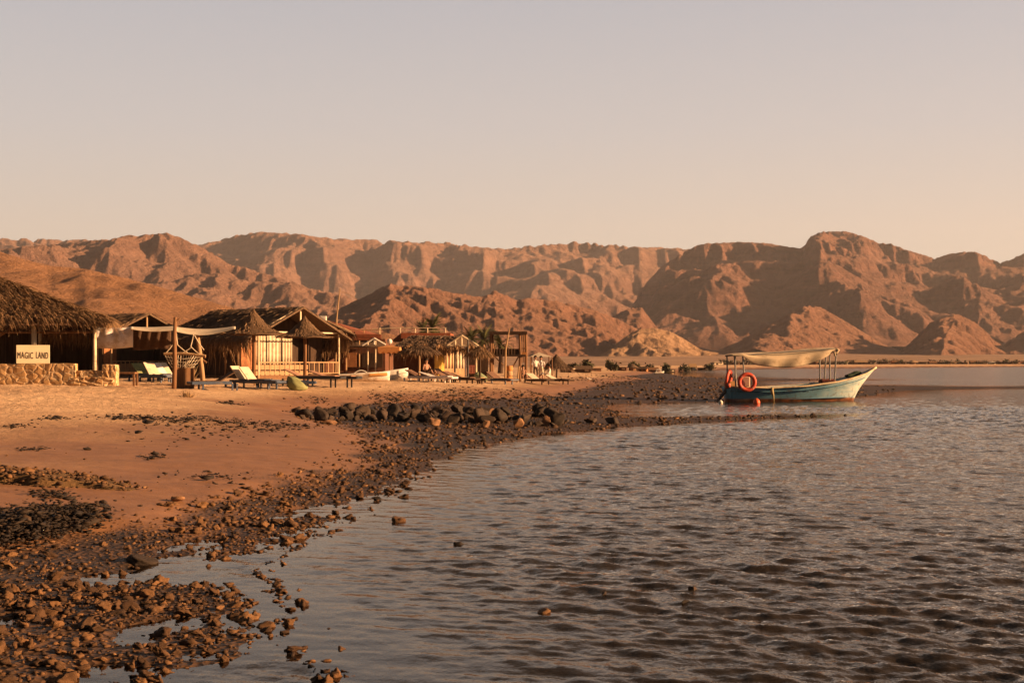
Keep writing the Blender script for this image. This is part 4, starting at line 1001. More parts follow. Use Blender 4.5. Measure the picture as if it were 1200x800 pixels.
# ---------------------------------------------------------------- shade cloths
def shade():
    Y = 63.0; S = Y/F
    def K(px, py, dy=0): k = (Y+dy)/F; return Vector(((px-CX)*k, Y+dy, EYE-(py-HY)*k))
    m = MB(); m.sheet(lambda u, v: K(113+u*43, 383+v*(24.5-1.0*u)+1.2*math.sin(u*3.1), 0.9-0.25*math.sin(v*3)+0.05*math.sin(u*17)), 24, 10, 0.012)
    o = m.build('canvas_screen', GREYC, smooth=True); tag(o, 'pale grey canvas sheet hung beside the thatched shelter', 'screen')
    m = MB(); m.sheet(lambda u, v: K(155.5+u*45, 383.5+v*26+0.8*math.sin(u*7), 3.3+0.04*math.sin(u*25+v*3)), 30, 10, 0.012)
    o = m.build('woven_screen', DARKC, smooth=True); tag(o, 'dark brown woven mat hung next to the grey canvas', 'screen')
    def top(u, v):
        px = 152+u*124; sag = 5.5*math.sin(min(1, max(0, (u-0.42)/0.56))*math.pi)+1.5*math.sin(u*9)*(u < .45)
        py = 383.4-1.0*v+sag*0.9*(1-0.4*v)+(4.5*(1-v)**3)*(0.4+0.6*math.sin(u*math.pi))
        return K(px, py, 0.2+2.8*v)
    m = MB(); m.sheet(top, 60, 10, 0.012); o = m.build('shade_sail', CLOTH, smooth=True); tag(o, 'long sagging strip of cream shade cloth stretched toward the wooden posts', 'shade sail')
    # posts
    a, b = G(203.5, 455.5), K(205.5, 371.5)
    b.y = a.y; b.z = EYE-(371.5-HY)*a.y/F; b.x = (205.5-CX)/F*a.y
    t = thing('wooden_post', 'tall rough upright wooden post standing in the sand', 'post', a)
    q = b-a; MB().tube([Vector((0, 0, -.3)), q*0.33+Vector((.02, 0, 0)), q*0.7+Vector((-.02, 0, 0)), q], [.10, .095, .085, .065], 9).build('trunk', WOOD, t, smooth=True)
    MB().tube([q*0.93, q*0.93+Vector((0.18, 0, 0.16))], [.04, .02], 6).build('branch_stub', WOOD, t)
    a2 = G(237.5, 451.5); q = Vector(((229.5-CX)/F*a2.y, a2.y+0.2, EYE-(388-HY)*a2.y/F))-a2
    t = thing('leaning_post', 'leaning wooden post that carries the hanging macrame seat', 'post', a2)
    MB().tube([Vector((0.05, 0, -.3)), q*0.5+Vector((.04, 0, 0)), q], [.12, .105, .085], 9).build('trunk', WOODL, t, smooth=True)
    MB().tube([q*.98+Vector((-.12, 0, .05)), q*.93+Vector((.22, .02, -.02))], .05, 7).build('lashing', WOOD, t)
    MB().tube([q*.52+Vector((-.25, 0, .1)), q*.46+Vector((.3, 0, -.1))], .05, 7).build('peg', WOOD, t)
    MB().tube([q*.62+Vector((-.12, 0, .12)), q*.56+Vector((.28, 0, -.12))], .045, 7).build('peg', WOOD, t)
    # macrame hanging seat
    Ys = (a.y+a2.y)/2; k = Ys/F
    o0 = Vector(((215-CX)*k, Ys, EYE-(415-HY)*k)); H = lambda px, py, dy=0: Vector(((px-215)*k, dy, (415-py)*k))
    t = thing('hanging_seat', 'knotted rope hammock seat slung between the two wooden posts', 'hanging seat', o0)
    MB().tube([H(192, 414.5), H(215, 414), H(241, 417)], .06, 8).build('spreader_bar', WOODL, t)
    m = MB()
    for (x1, y1, x2, y2) in ((206.5, 390, 208, 404), (208, 404, 223, 415), (209, 415, 224, 407), (227, 391, 223.5, 406), (223.5, 406, 236, 416), (206, 398, 194, 414), (228, 393, 239, 410)):
        m.tube([H(x1, y1), H((x1+x2)/2, (y1+y2)/2+1), H(x2, y2)], .022, 6)
    m.build('ropes', CLOTH, t)
    m = MB(); r = random.Random(2)
    for i in range(15):
        x1 = 193+i*3.2; x2 = 212+(x1-216)*0.30; m.tube([H(x1, 415), H((x1*.6+x2*.4), 425, .2*math.sin(i)), H(x2, 436, .1)], .016, 5)
    for j in range(5):
        y_ = 418+j*4; wd = 22-3.2*j; m.tube([H(216-wd, y_), H(216, y_+2.5, -.15), H(216+wd, y_)], .014, 5)
    m.build('net', CLOTH, t)
    # brown back cloth of the seat corner and the dry bush
    m = MB(); k2 = (a.y+2.0)/F; m.sheet(lambda u, v: Vector(((207+u*20-CX)*k2, a.y+2.0+.05*math.sin(u*9), gz((216-CX)*k2, a.y+2)+v*24*k2)), 14, 4, .03)
    o = m.build('reed_mat', simple('reed_mat', (0.22, 0.115, 0.055), (0.12, 0.06, 0.03), 8, .9, (3, 3, .2))); tag(o, 'upright brown reed mat behind the hanging seat', 'mat')
    def dry_tuft(px, py, hpx, n_, label, spread, seed):
        p = G(px, py); S_ = p.y/F; r = np.random.RandomState(seed)
        d = np.stack([r.normal(0, spread, n_), r.normal(0, spread, n_), np.ones(n_)], -1)
        t = strands('dry_tuft', r.normal(0, .10, (n_, 3))*np.array([1, 1, 0])-np.array([0, 0, .03]), d, hpx*S_*np.exp(r.normal(-.1, .3, n_)), .022, STRAWP, None, seed, .15)
        t.location = p; tag(t, label, 'dry plant')
    STRAWP = thatch_mat('dry_palm', (0.52, 0.36, 0.19), (0.24, 0.15, 0.075))
    dry_tuft(221, 452, 22, 130, 'upright tuft of dry straw in the sand between the two wooden posts', .22, 5)
    dry_tuft(219, 465, 9, 90, 'small flattened dry tuft lying on open sand in front of the posts', .8, 6)
shade()

# ---------------------------------------------------------------- sun loungers
def lounger(label, px, py, Y, rz, length=1.95, recline=50, mat=NAVY, fabric=CLOTH, group='sun loungers on the beach', hl=0.29, simple_=False):
    p = at(px, Y) if py is None else G(px, py)
    t = thing('sun_lounger', label, 'sun lounger', p, rz, group)
    w = 0.66; bl = 0.78; sl = length-bl
    m = MB()
    for sy in (-1, 1): m.box((sl/2-0.1, sy*w/2, hl), (length, 0.06, 0.13))
    m.box((sl/2-0.1-length/2, 0, hl), (0.06, w, 0.09)); m.box((sl/2-0.1+length/2, 0, hl), (0.06, w, 0.09)); m.build('frame', mat, t, bevel=0.008)
    for sx in (-0.75, sl-0.2):
        for sy in (-1, 1): MB().box((sx, sy*w*.44, hl/2-.04), (0.07, 0.06, hl)).build('leg', mat, t)
    MB().box((sl/2, 0, hl+0.065), (sl, w*0.92, 0.06)).build('seat', mat if fabric is CLOTH else fabric, t, bevel=.01)
    a = R(recline); b = MB(); b.box((0, 0, 0), (bl, w*0.94, 0.05))
    o = b.build('backrest', fabric, t, bevel=.01); o.rotation_euler = (0, a, 0); o.location = (-math.cos(a)*bl/2, 0, hl+.07+math.sin(a)*bl/2)
    return t
lounger('navy sun lounger with raised cream back on the sand, nearest to the water', 285, 454.0, None, R(-28), 2.2, 50, hl=.28)
lounger('navy sun lounger with raised cream back, second one behind the first', 296, None, 63, R(-30), 2.1, 48)
lounger('low dark lounger with a drab raised back beside the leaning post', 255, None, 60, R(-150), 1.7, 30, fabric=DARKC)
lounger('black lounger end in front of the brick corner', 322, None, 63.5, R(4), 2.3, 3, fabric=NAVY)
lounger('long lounger with a faded pink cushion behind the olive beanbag', 352, None, 66, R(-14), 2.6, 24, mat=BLACKM, fabric=CUSH, hl=.42)
lounger('long lounger with faded pink cushion beside the railing, right of the other cushion', 381, None, 67, R(-14), 2.2, 18, mat=BLACKM, fabric=CUSH, hl=.42)
for i, (px, Y, rc, fb, lb) in enumerate(((168, 70, 40, GREENC, 'lounger with drab green back in the row left of the tall post'), (181, 69, 50, CLOTH, 'lounger with pale cream back in the row left of the tall post'),
        (190, 70, 42, GREYC, 'lounger with grey back in the row left of the tall post'), (196, 71, 46, CLOTH, 'lounger with cream back touching the tall post in view'))):
    lounger(lb, px, None, Y, R(-40), 1.9, rc, mat=NAVY, fabric=fb)
# side table by the stone pillar
def small_table(label, px, Y, w, d, h, mat, name='side_table'):
    p = at(px, Y); t = thing(name, label, 'table', p)
    MB().box((0, 0, h-.04), (w, d, .08)).build('table_top', mat, t, bevel=.01)
    for sx in (-1, 1):
        for sy in (-1, 1): MB().box((sx*w*.44, sy*d*.42, (h-.08)/2-.05), (.08, .08, h)).build('leg', mat, t)
small_table('low driftwood bench table draped brown beside the stone pillar', 147.5, 62.5, .95, .6, .58, WOOD)
small_table('low pale crate table among the loungers by the brick corner', 308, 66, .8, .5, .36, WOODL)
# bean bags
def beanbag(label, px, py, w, h, mat, name='beanbag', seed=1, mat2=None):
    p = G(px, py); S = p.y/F
    bm = bmesh.new(); bmesh.ops.create_uvsphere(bm, u_segments=28, v_segments=18, radius=1)
    for v in bm.verts:
        c = v.co; k = (c.z+1)/2; sl = 1.0-.45*k**1.5
        q = Vector((c.x*sl-0.42*k*k+.25*(1-k), c.y*sl, c.z))
        q *= 1+.035*math.sin(c.x*7+seed)*math.sin(c.y*6)+.03*math.sin(c.z*9+c.x*5+seed)
        v.co = Vector((q.x*w*S*.5, q.y*w*S*.42, max(q.z, -.75)*h*S*.56+h*S*.42))
    me = bpy.data.meshes.new(name); bm.to_mesh(me); bm.free()
    for pl in me.polygons: pl.use_smooth = True
    o = link(name, me, mat, None, p); tag(o, label, 'beanbag'); return o
beanbag('slumped olive green beanbag on the sand beside the loungers', 347, 457, 27, 17, GREENC, seed=2)
beanbag('grey green beanbag in front of the yellow hut', 563, 446.5, 18, 11, simple('sage_fabric', (0.25, 0.29, 0.17), (0.18, 0.21, 0.12), 4, .9), seed=4)
beanbag('pale cream beanbag pressed against the grey green one', 576, 446.5, 14, 11, CLOTH, seed=7)

# ---------------------------------------------------------------- pedal boats pulled up on the sand
def skiff(label, px, py, wpx, hpx, rz, stripe, seat=True):
    p = G(px, py); S = p.y/F; Ln = wpx*S; H = hpx*S; Bm = Ln*.34
    t = thing('dinghy', label, 'boat', p, rz, None)
    def sec(u, v):
        wv = math.sin(min(1, .12+u*1.0)*math.pi*.5)**.7*(1-max(0, u-.75)**2*9) if False else (min(1, (1-u)*2.6)**.5)*min(1, .75+u*.6)
        rise = .30*u*u; a = (v-.5)*2
        z = rise*H*.6+(H*(.70+.3*u)-rise*H*.6)*abs(a)**1.6
        return Vector(((u-.5)*Ln, math.copysign(abs(a)**.75, a)*Bm*.5*max(wv, .03), z))
    m = MB(); m.sheet(sec, 24, 16, .06); h = m.build('hull', PLASTIC, t, smooth=True)
    m = MB(); m.sheet(lambda u, v: Vector(((u*.86-.46)*Ln, (v-.5)*Bm*.8*min(1, (1-u*.9)*2.2)**.5, H*.58)), 10, 4, .04); m.build('deck', PLASTIC, t)
    for sy in (-1, 1):
        m = MB(); m.sheet(lambda u, v: sec(u*.36+.60, .5+sy*(.47-.13*v))+Vector((0, sy*.075, -.02)), 24, 2, .02); m.build('stripe', stripe, t, smooth=True)
    if seat:
        m = MB(); m.sheet(lambda u, v: Vector((-Ln*.22+u*Ln*.34, (v-.5)*Bm*.62, H*.60+H*.52*math.sin(u*math.pi)**.7)), 14, 6, .05); m.build('seat_moulding', PLASTIC, t, smooth=True)
    return t
OCHRE = simple('ochre_stripe', (0.50, 0.27, 0.09), (0.4, 0.2, 0.07), 4, .5)
skiff('long white dinghy with an ochre stripe pulled up on the sand', 426, 446.5, 60, 12, R(6), OCHRE)
skiff('shorter white dinghy with high sides behind the ochre striped one', 463, 444.5, 29, 14, R(14), PLASTIC, False)
# ---------------------------------------------------------------- low building with a roof terrace
def low_building():
    Y = 100.0; S = Y/F; p = at(415, Y); t = thing('beach_house', 'low brown beach house with sloping red roof and white gabled porch', 'house', p)
    def K(px, py, dy=0): k = (Y+dy)/F; return Vector(((px-CX)*k-p.x, dy, EYE-(py-HY)*k-p.z))
    # sloping brown roof from the small hut down to the right
    m = MB(); slab(m, (K(372, 388, -.5), K(447, 396, -.5), K(447, 392.5, 6), K(380, 374, 6)), .12); m.build('roof', TERRA, t)
    m = MB(); m.box((K(409, 0).x, -.42, K(0, 395).z), (76*S, .12, .42)); m.build('fascia', TERRA, t)
    m = MB(); m.box((K(411, 0).x, 3.6, (K(0, 397).z)/2), (80*S, 6.6, K(0, 397).z)); m.build('wall', REDW, t)
    m = MB(); m.box((K(412, 0).x, .2, K(0, 421.5).z), (11*S, .1, 17*S)); m.build('door', BRICK, t)
    m = MB(); m.box((K(436, 0).x, .2, K(0, 422).z), (24*S, .1, 17*S)); m.build('doorway', WOODD, t)
    for px, mt in ((394, CREAM), (404, TERRA), (421, WOODL), (431, CREAM), (440, CREAM)):
        MB().tube([(K(px, 0, -1.4).x, -1.4, 0), (K(px, 0, -1.4).x, -1.4, K(px, 392 if px == 404 else 399, -1.4).z)], .075 if px == 404 else .05, 8).build('porch_post', mt, t)
    m = MB(); slab(m, (K(385, 405, -2), K(452, 406, -2), K(452, 400, 0), K(385, 399, 0)), .08); m.build('porch_roof', ROOFB, t)
    m = MB(); apex = K(438.5, 396.2, -2.2); l = K(424.5, 404.5, -2.2); r_ = K(452, 404, -2.2)
    for a, b in ((l, apex), (r_, apex)): m.tube([a, b], .07, 6)
    m.tube([K(438.5, 397, -2.2), K(438.5, 403.5, -2.2)], .05, 6); m.build('gable_frame', WHITE, t)
    m = MB()
    for px in (411, 426.5, 444, 446): m.tube([K(px, 393, 1), K(px, 386, 1)], .035, 6)
    m.tube([K(404, 387, 1), K(446, 386.3, 1)], .03, 6); m.build('roof_railing', WOODL, t)
low_building()
def panel_on_gable():
    Y = 94.8; S = Y/F; p = at(378, Y)
    t = thing('roof_box', 'small white box under the gable behind the large hut', 'box', Vector((p.x, Y, EYE-(375.5-HY)*S)))
    MB().box((0, 0, 2.5*S), (9*S, .3, 5.5*S)).build('casing', WHITE, t, bevel=.02); MB().box((0, -.16, 2.5*S), (6*S, .02, 3*S)).build('grille', GREYC, t)
panel_on_gable()
def flagpole():
    Y = 98.0; S = Y/F; p = at(393, Y)
    t = thing('leaning_mast', 'thin pale mast leaning above the red roof', 'mast', p)
    K = lambda px, py: Vector(((px-393)*S, 0, EYE-(py-HY)*S-p.z))
    MB().tube([Vector((0, 0, -.2)), K(394.5, 373), K(398.5, 338)], [.06, .055, .03], 7).build('pole', WOODL, t)
    MB().tube([K(398.2, 341), K(408, 344), K(419, 351)], .012, 5).build('line', WOODL, t)
flagpole()
# fringed orange awning parasol
def awning():
    Y = 86.0; S = Y/F; p = at(456.5, Y); t = thing('fringed_parasol', 'orange cloth parasol with scalloped fringe in front of the dark porch', 'parasol', p)
    K = lambda px, py, dy=0: Vector(((px-456.5)*S, dy, EYE-(py-HY)*S-p.z))
    hw = 12.5*S
    m = MB(); top = K(456.5, 404.2); zc = K(0, 406.8).z
    cs = [Vector((sx*hw, sy*hw, zc)) for sx, sy in ((-1, -1), (1, -1), (1, 1), (-1, 1))]
    m.add([top]+cs, [(0, 1, 2), (0, 2, 3), (0, 3, 4), (0, 4, 1)]); m.build('canopy', ORNG, t)
    m = MB()
    for i in range(4):
        a, b = cs[i], cs[(i+1) % 4]
        m.sheet(lambda u, v: a.lerp(b, u)+Vector((0, 0, -v*(5+2.6*abs(math.sin(u*math.pi*4)))*S)), 32, 3, .01)
    m.build('valance', ORNG, t); MB().tube([(0, 0, -.2), (0, 0, zc+.05)], .04, 8).build('pole', WOOD, t)
    p2 = at(456.5, 90); t = thing('globe_lamp', 'pale unlit globe lamp on a thin post above the orange parasol', 'lamp', p2)
    S2 = 90/F; z = EYE-(400-HY)*S2-p2.z
    m = MB(); m.lathe([(0.01, z-.17)]+[(.17*math.sin(a), z-.17*math.cos(a)) for a in [R(d) for d in range(15, 180, 15)]]+[(0.01, z+.17)], n=18); m.build('globe', GREYC, t, smooth=True)
    MB().tube([(0, 0, -.2), (0, 0, z-.16)], .03, 7).build('pole', BLACKM, t)
awning()
# ---------------------------------------------------------------- yellow hut with terrace roof behind
def yellow_hut():
    Y = 92.0; S = Y/F; p = at(515, Y); t = thing('yellow_hut', 'low hut with yellow wall, pale curtain, white gable truss and ragged thatch', 'hut', p)
    def K(px, py, dy=0): k = (Y+dy)/F; return Vector(((px-CX)*k-p.x, dy, EYE-(py-HY)*k-p.z))
    m = MB(); slab(m, (K(458, 408, -1.2), K(526, 408, -1.2), K(541, 393.5, 2.6), K(481, 393, 4.5)), .14); slab(m, (K(526, 408, -1.2), K(563, 406.5, 1.2), K(541.2, 393.5, 2.6), K(541, 393.5, 2.6)), .1)
    rf = m.build('roof', ROOFB, t)
    slope_strands('thatch_blades', [(K(458, 408, -1.2), K(526, 408, -1.2), K(541, 393.5, 2.6), K(481, 393, 4.5))], 40, .5, .05, THATCHD, rf, 77, fringe=45)
    r = np.random.RandomState(5); n_ = 900; u = r.rand(n_); px = 470+u*98
    roots = np.array([K(a, 405+2.5*math.sin(a*.35)+b*3, -1.5+.3*c)[:] for a, b, c in zip(px, r.rand(n_), r.normal(0, 1, n_))])
    strands('ragged_fringe', roots, r.normal(0, .25, (n_, 3))+np.array([0, -.1, -1]), .34*np.exp(r.normal(0, .4, n_)), .045, THATCH, rf, 6, .2)
    W_ = lambda x0, x1, y0, y1, dy, nm, mt: MB().box(((K(x0, 0, dy).x+K(x1, 0, dy).x)/2, dy, (K(0, y0, dy).z+K(0, y1, dy).z)/2), (K(x1, 0, dy).x-K(x0, 0, dy).x, .1, abs(K(0, y0, dy).z-K(0, y1, dy).z))).build(nm, mt, t)
    W_(461, 509, 408, 443, 0, 'side_wall', REDW); SK = lambda px, py, o=0: K(px, py, -1.3+.75*(px-509)*S+o)
    m = MB(); m.sheet(lambda u, v: SK(509.3+10.5*u, 410+33*v), 4, 4, .08); m.build('front_wall', YELL, t)
    m = MB(); m.sheet(lambda u, v: SK(520+26*u, 431.5+11.5*v), 4, 2, .08); m.build('front_sill', WOODL, t)
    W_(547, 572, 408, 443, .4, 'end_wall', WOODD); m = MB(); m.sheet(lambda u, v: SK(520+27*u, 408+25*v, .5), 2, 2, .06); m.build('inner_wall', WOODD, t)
    for (a, b, mt) in ((521, 532, CUSHL), (533.5, 544, CLOTH)):
        m = MB(); m.sheet(lambda u, v: SK(a+(b-a)*u, 412+v*19.5, .12+.05*math.sin(u*19)), 20, 2, .012); m.build('curtain', mt, t, smooth=True)
    m = MB()
    for a, b in ((K(524, 404.3, -1.6), K(541, 393, -1.6)), (K(562, 406, -1.6), K(541, 393, -1.6)), (K(527, 405, -1.6), K(560, 405.5, -1.6)), (K(541, 394, -1.6), K(541, 405, -1.6)), (K(533.5, 399, -1.6), K(533.5, 405, -1.6))): m.tube([a, b], .07, 6)
    m.build('gable_truss', CREAM, t)
    for px, mt in ((533, BLACKM), (545.5, GREYC), (558, CREAM)): MB().tube([(K(px, 0, -1.6).x, -1.6, -.05), (K(px, 0, -1.6).x, -1.6, K(px, 405, -1.6).z)], .06, 8).build('porch_post', mt, t)
    m = MB(); m.tube([K(547.5, 428.5, -1.4), K(557.5, 428.5, -1.4)], .04, 6); m.tube([K(547.5, 437, -1.4), K(557.5, 437, -1.4)], .04, 6)
    for i in range(6): m.tube([K(548.3+i*1.75, 428.5, -1.4), K(548.3+i*1.75, 437, -1.4)], .03, 5)
    m.build('railing', simple('pink_rail', (0.45, 0.16, 0.10), (0.36, 0.12, 0.08), 4, .7), t)
    MB().tube([K(548.5, 443, -2.2), K(548.5, 398, -2.2)], .045, 7).build('pole', BLACKM, t)
CUSHL = simple('peach_curtain', (0.62, 0.42, 0.25), (0.52, 0.34, 0.2), 3, .95)
yellow_hut()
def terrace_house():
    Y = 112.0; S = Y/F; p = at(500, Y); t = thing('terrace_house', 'flat roofed red brown house with a railed roof terrace', 'house', p)
    def K(px, py, dy=0): k = (Y+dy)/F; return Vector(((px-CX)*k-p.x, dy, EYE-(py-HY)*k-p.z))
    zt = K(0, 390.2).z
    MB().box((K(499, 0).x, 3, (zt-.45)/2), (56*S, 6, zt-.45)).build('wall', REDW, t)
    m = MB(); m.box((K(499, 0).x, 3, zt-.2), (58*S, 6.4, .42)); m.build('parapet', TERRA, t)
    m = MB(); m.prism([K(458, 400, 1), K(470, 390, 1), K(470, 400, 1)], (0, 0, 0), (0, 4, 0)); m.build('stair_roof', REDW, t)
    for px in (445, 469, 486.5, 501, 522): MB().tube([K(px, 392 if px > 460 else 404, .4), K(px, 384.2, .4)], .05, 6).build('rail_post', CREAM, t)
    m = MB(); m.tube([K(436, 385.5, .4), K(469, 384.2, .4), K(523, 384.3, .4)], .035, 6); m.tube([K(469, 387.6, .4), K(523, 387.6, .4)], .025, 6); m.build('rail', CREAM, t)
terrace_house()
straw_parasol('shaggy dark palm thatch parasol left of the yellow wall', 491, 402, 411, 20, 440, 80, THATCHD, WOODL, 'thatch_parasol', shaggy=True, curve=1.1, seed=11, pr=.06)
straw_parasol('ragged thatch parasol hanging over the red railing', 562, 405, 413, 12, 440, 82, THATCH, WOODD, 'thatch_parasol', shaggy=True, curve=1.1, seed=13, pr=.06)
for i, (px, Y, rz, rc, mt, fb, lb) in enumerate((
    (490, 80, 6, 40, GREYC, CUSH, 'lounger with a faded cushion under the shaggy dark parasol'), (507, 79, 4, 30, GREYC, GREYC, 'grey lounger right of the seated sunbather'),
    (521, 82, 8, 50, BLACKM, CUSH, 'black framed lounger below the pale curtain'), (534, 80, 5, 42, WOODD, CUSH, 'brown lounger beside the black pole of the yellow hut'),
    (545, 81, 3, 35, WOODD, WOODL, 'wooden lounger right below the red railing'), (583, 84, 10, 48, NAVY, CUSH, 'navy lounger behind the cream beanbag'),
    (628, 92, 12, 45, WOODD, CLOTH, 'lounger with pale steep back right of the lookout tower'), (650, 97, 8, 38, WOODD, CLOTH, 'lounger with pale back below the thatch tent'))):
    lounger(lb, px, None, Y, R(-rz*3-14), 1.9, rc*.62, mat=mt, fabric=CUSHD if fb is CUSH else fb, hl=.24)
# ---------------------------------------------------------------- lookout tower
def tower():
    Y = 96.0; S = Y/F; p = at(596, Y); t = thing('lookout_tower', 'rickety open wooden lookout tower with a flat roof', 'tower', p)
    def K(px, py, dy=0): k = (Y+dy)/F; return Vector(((px-CX)*k-p.x, dy, EYE-(py-HY)*k-p.z))
    for px, dy in ((575, -1), (609, -1), (577, 1.6), (616, 1.6)):
        b = K(px, 440, dy); b.z = -.15; MB().tube([b, K(px-.3, 415, dy)+Vector((.05, 0, 0)), K(px, 390, dy)], [.10, .09, .08], 7).build('leg', WOOD, t)
    m = MB(); m.box(((K(574, 0).x+K(617, 0).x)/2, .3, K(0, 390.2).z), (44*S, 3.6, .16)); m.build('roof', WOODD, t)
    m = MB(); m.box(((K(575, 0).x+K(616, 0).x)/2, .3, K(0, 416.5).z), (41*S, 3.2, .12)); m.build('platform', WOODD, t)
    m = MB(); m.sheet(lambda u, v: K(576+33*u, 416-v*7.5, -1.02+.03*math.sin(u*60)), 40, 2, .05); m.build('parapet', REEDW, t)
    m = MB()
    for a, b in ((K(577, 415, -1), K(590, 428, -1)), (K(580, 405, -1), K(577, 424, -1)), (K(609, 415, -1), K(601, 430, -1)), (K(611, 408, 0), K(617, 408, 0)), (K(611, 414, 0), K(617, 414, 0)), (K(612, 392, 0), K(612, 425, 0)), (K(614, 392, .5), K(614, 425, .5))): m.tube([a, b], .05, 6)
    m.build('brace', WOOD, t)
    m = MB(); m.box(tuple(K(613.5, 414.5, .2)), (7*S, .6, 4*S)); m.build('side_box', ORNG, t)
    # leaning pole, white post, drums
    Yp = 90.0; k = Yp/F; q = at(592, Yp); t2 = thing('leaning_pole', 'long thin bleached pole leaning up past the tower roof', 'pole', q)
    H = lambda px, py: Vector(((px-592)*k, 0, EYE-(py-HY)*k-q.z))
    MB().tube([Vector((0, 0, -.2)), H(592.5, 410), H(597.3, 384)], [.07, .06, .03], 7).build('shaft', WOODL, t2)
    q = at(606, Yp); t2 = thing('leaning_pole', 'short pale prop pole leaning under the tower platform', 'pole', q); MB().tube([Vector((0, 0, -.2)), Vector((.12, 0, (441-422)*k))], [.06, .05], 7).build('shaft', WOODL, t2)
    for i, (px, py) in enumerate(((596.5, 440), (596.5, 433.5), (596.8, 427.5))):
        q = at(px, 92); z = EYE-(py-HY)*92/F if i else q.z
        o = MB().lathe([(.01, 0), (.20, 0), (.235, .08), (.235, .26), (.20, .34), (.01, .34)], n=18).build('basket', ORNG if i != 1 else WOODL, None, Vector((q.x, 92, q.z+i*.345)), smooth=True)
        tag(o, ('orange round basket at the bottom of the stack below the tower', 'pale round basket in the middle of the stack below the tower', 'orange round basket topping the stack below the tower')[i], 'basket')
    # flat cloth canopy on poles
    Yc = 108.0; k = Yc/F; q = at(634, Yc); t2 = thing('cloth_canopy', 'pale square cloth canopy on thin poles beyond the tower', 'canopy', q)
    H = lambda px, py, dy=0: Vector(((px-634)*k, dy, EYE-(py-HY)*k-q.z))
    m = MB(); ap = H(632, 412.6, 1.5); cs = [H(621, 417.8, -.2), H(647.5, 418, -.2), H(645, 417, 3.2), H(623, 417, 3.2)]; m.add([ap]+cs, [(0, 1, 2), (0, 2, 3), (0, 3, 4), (0, 4, 1)]); m.build('canopy', CLOTH, t2)
    for c in cs: MB().tube([Vector((c.x*.96, c.y, -.1)), Vector((c.x*.96, c.y, c.z-.02))], .045, 6).build('pole', WOOD, t2)
tower()
straw_parasol('dark tent shaped thatch parasol at the far end of the camp', 652, 415, 430, 16.5, 438, 112, THATCHD, WOODD, 'thatch_parasol', shaggy=True, curve=1.25, seed=17, pr=.07)
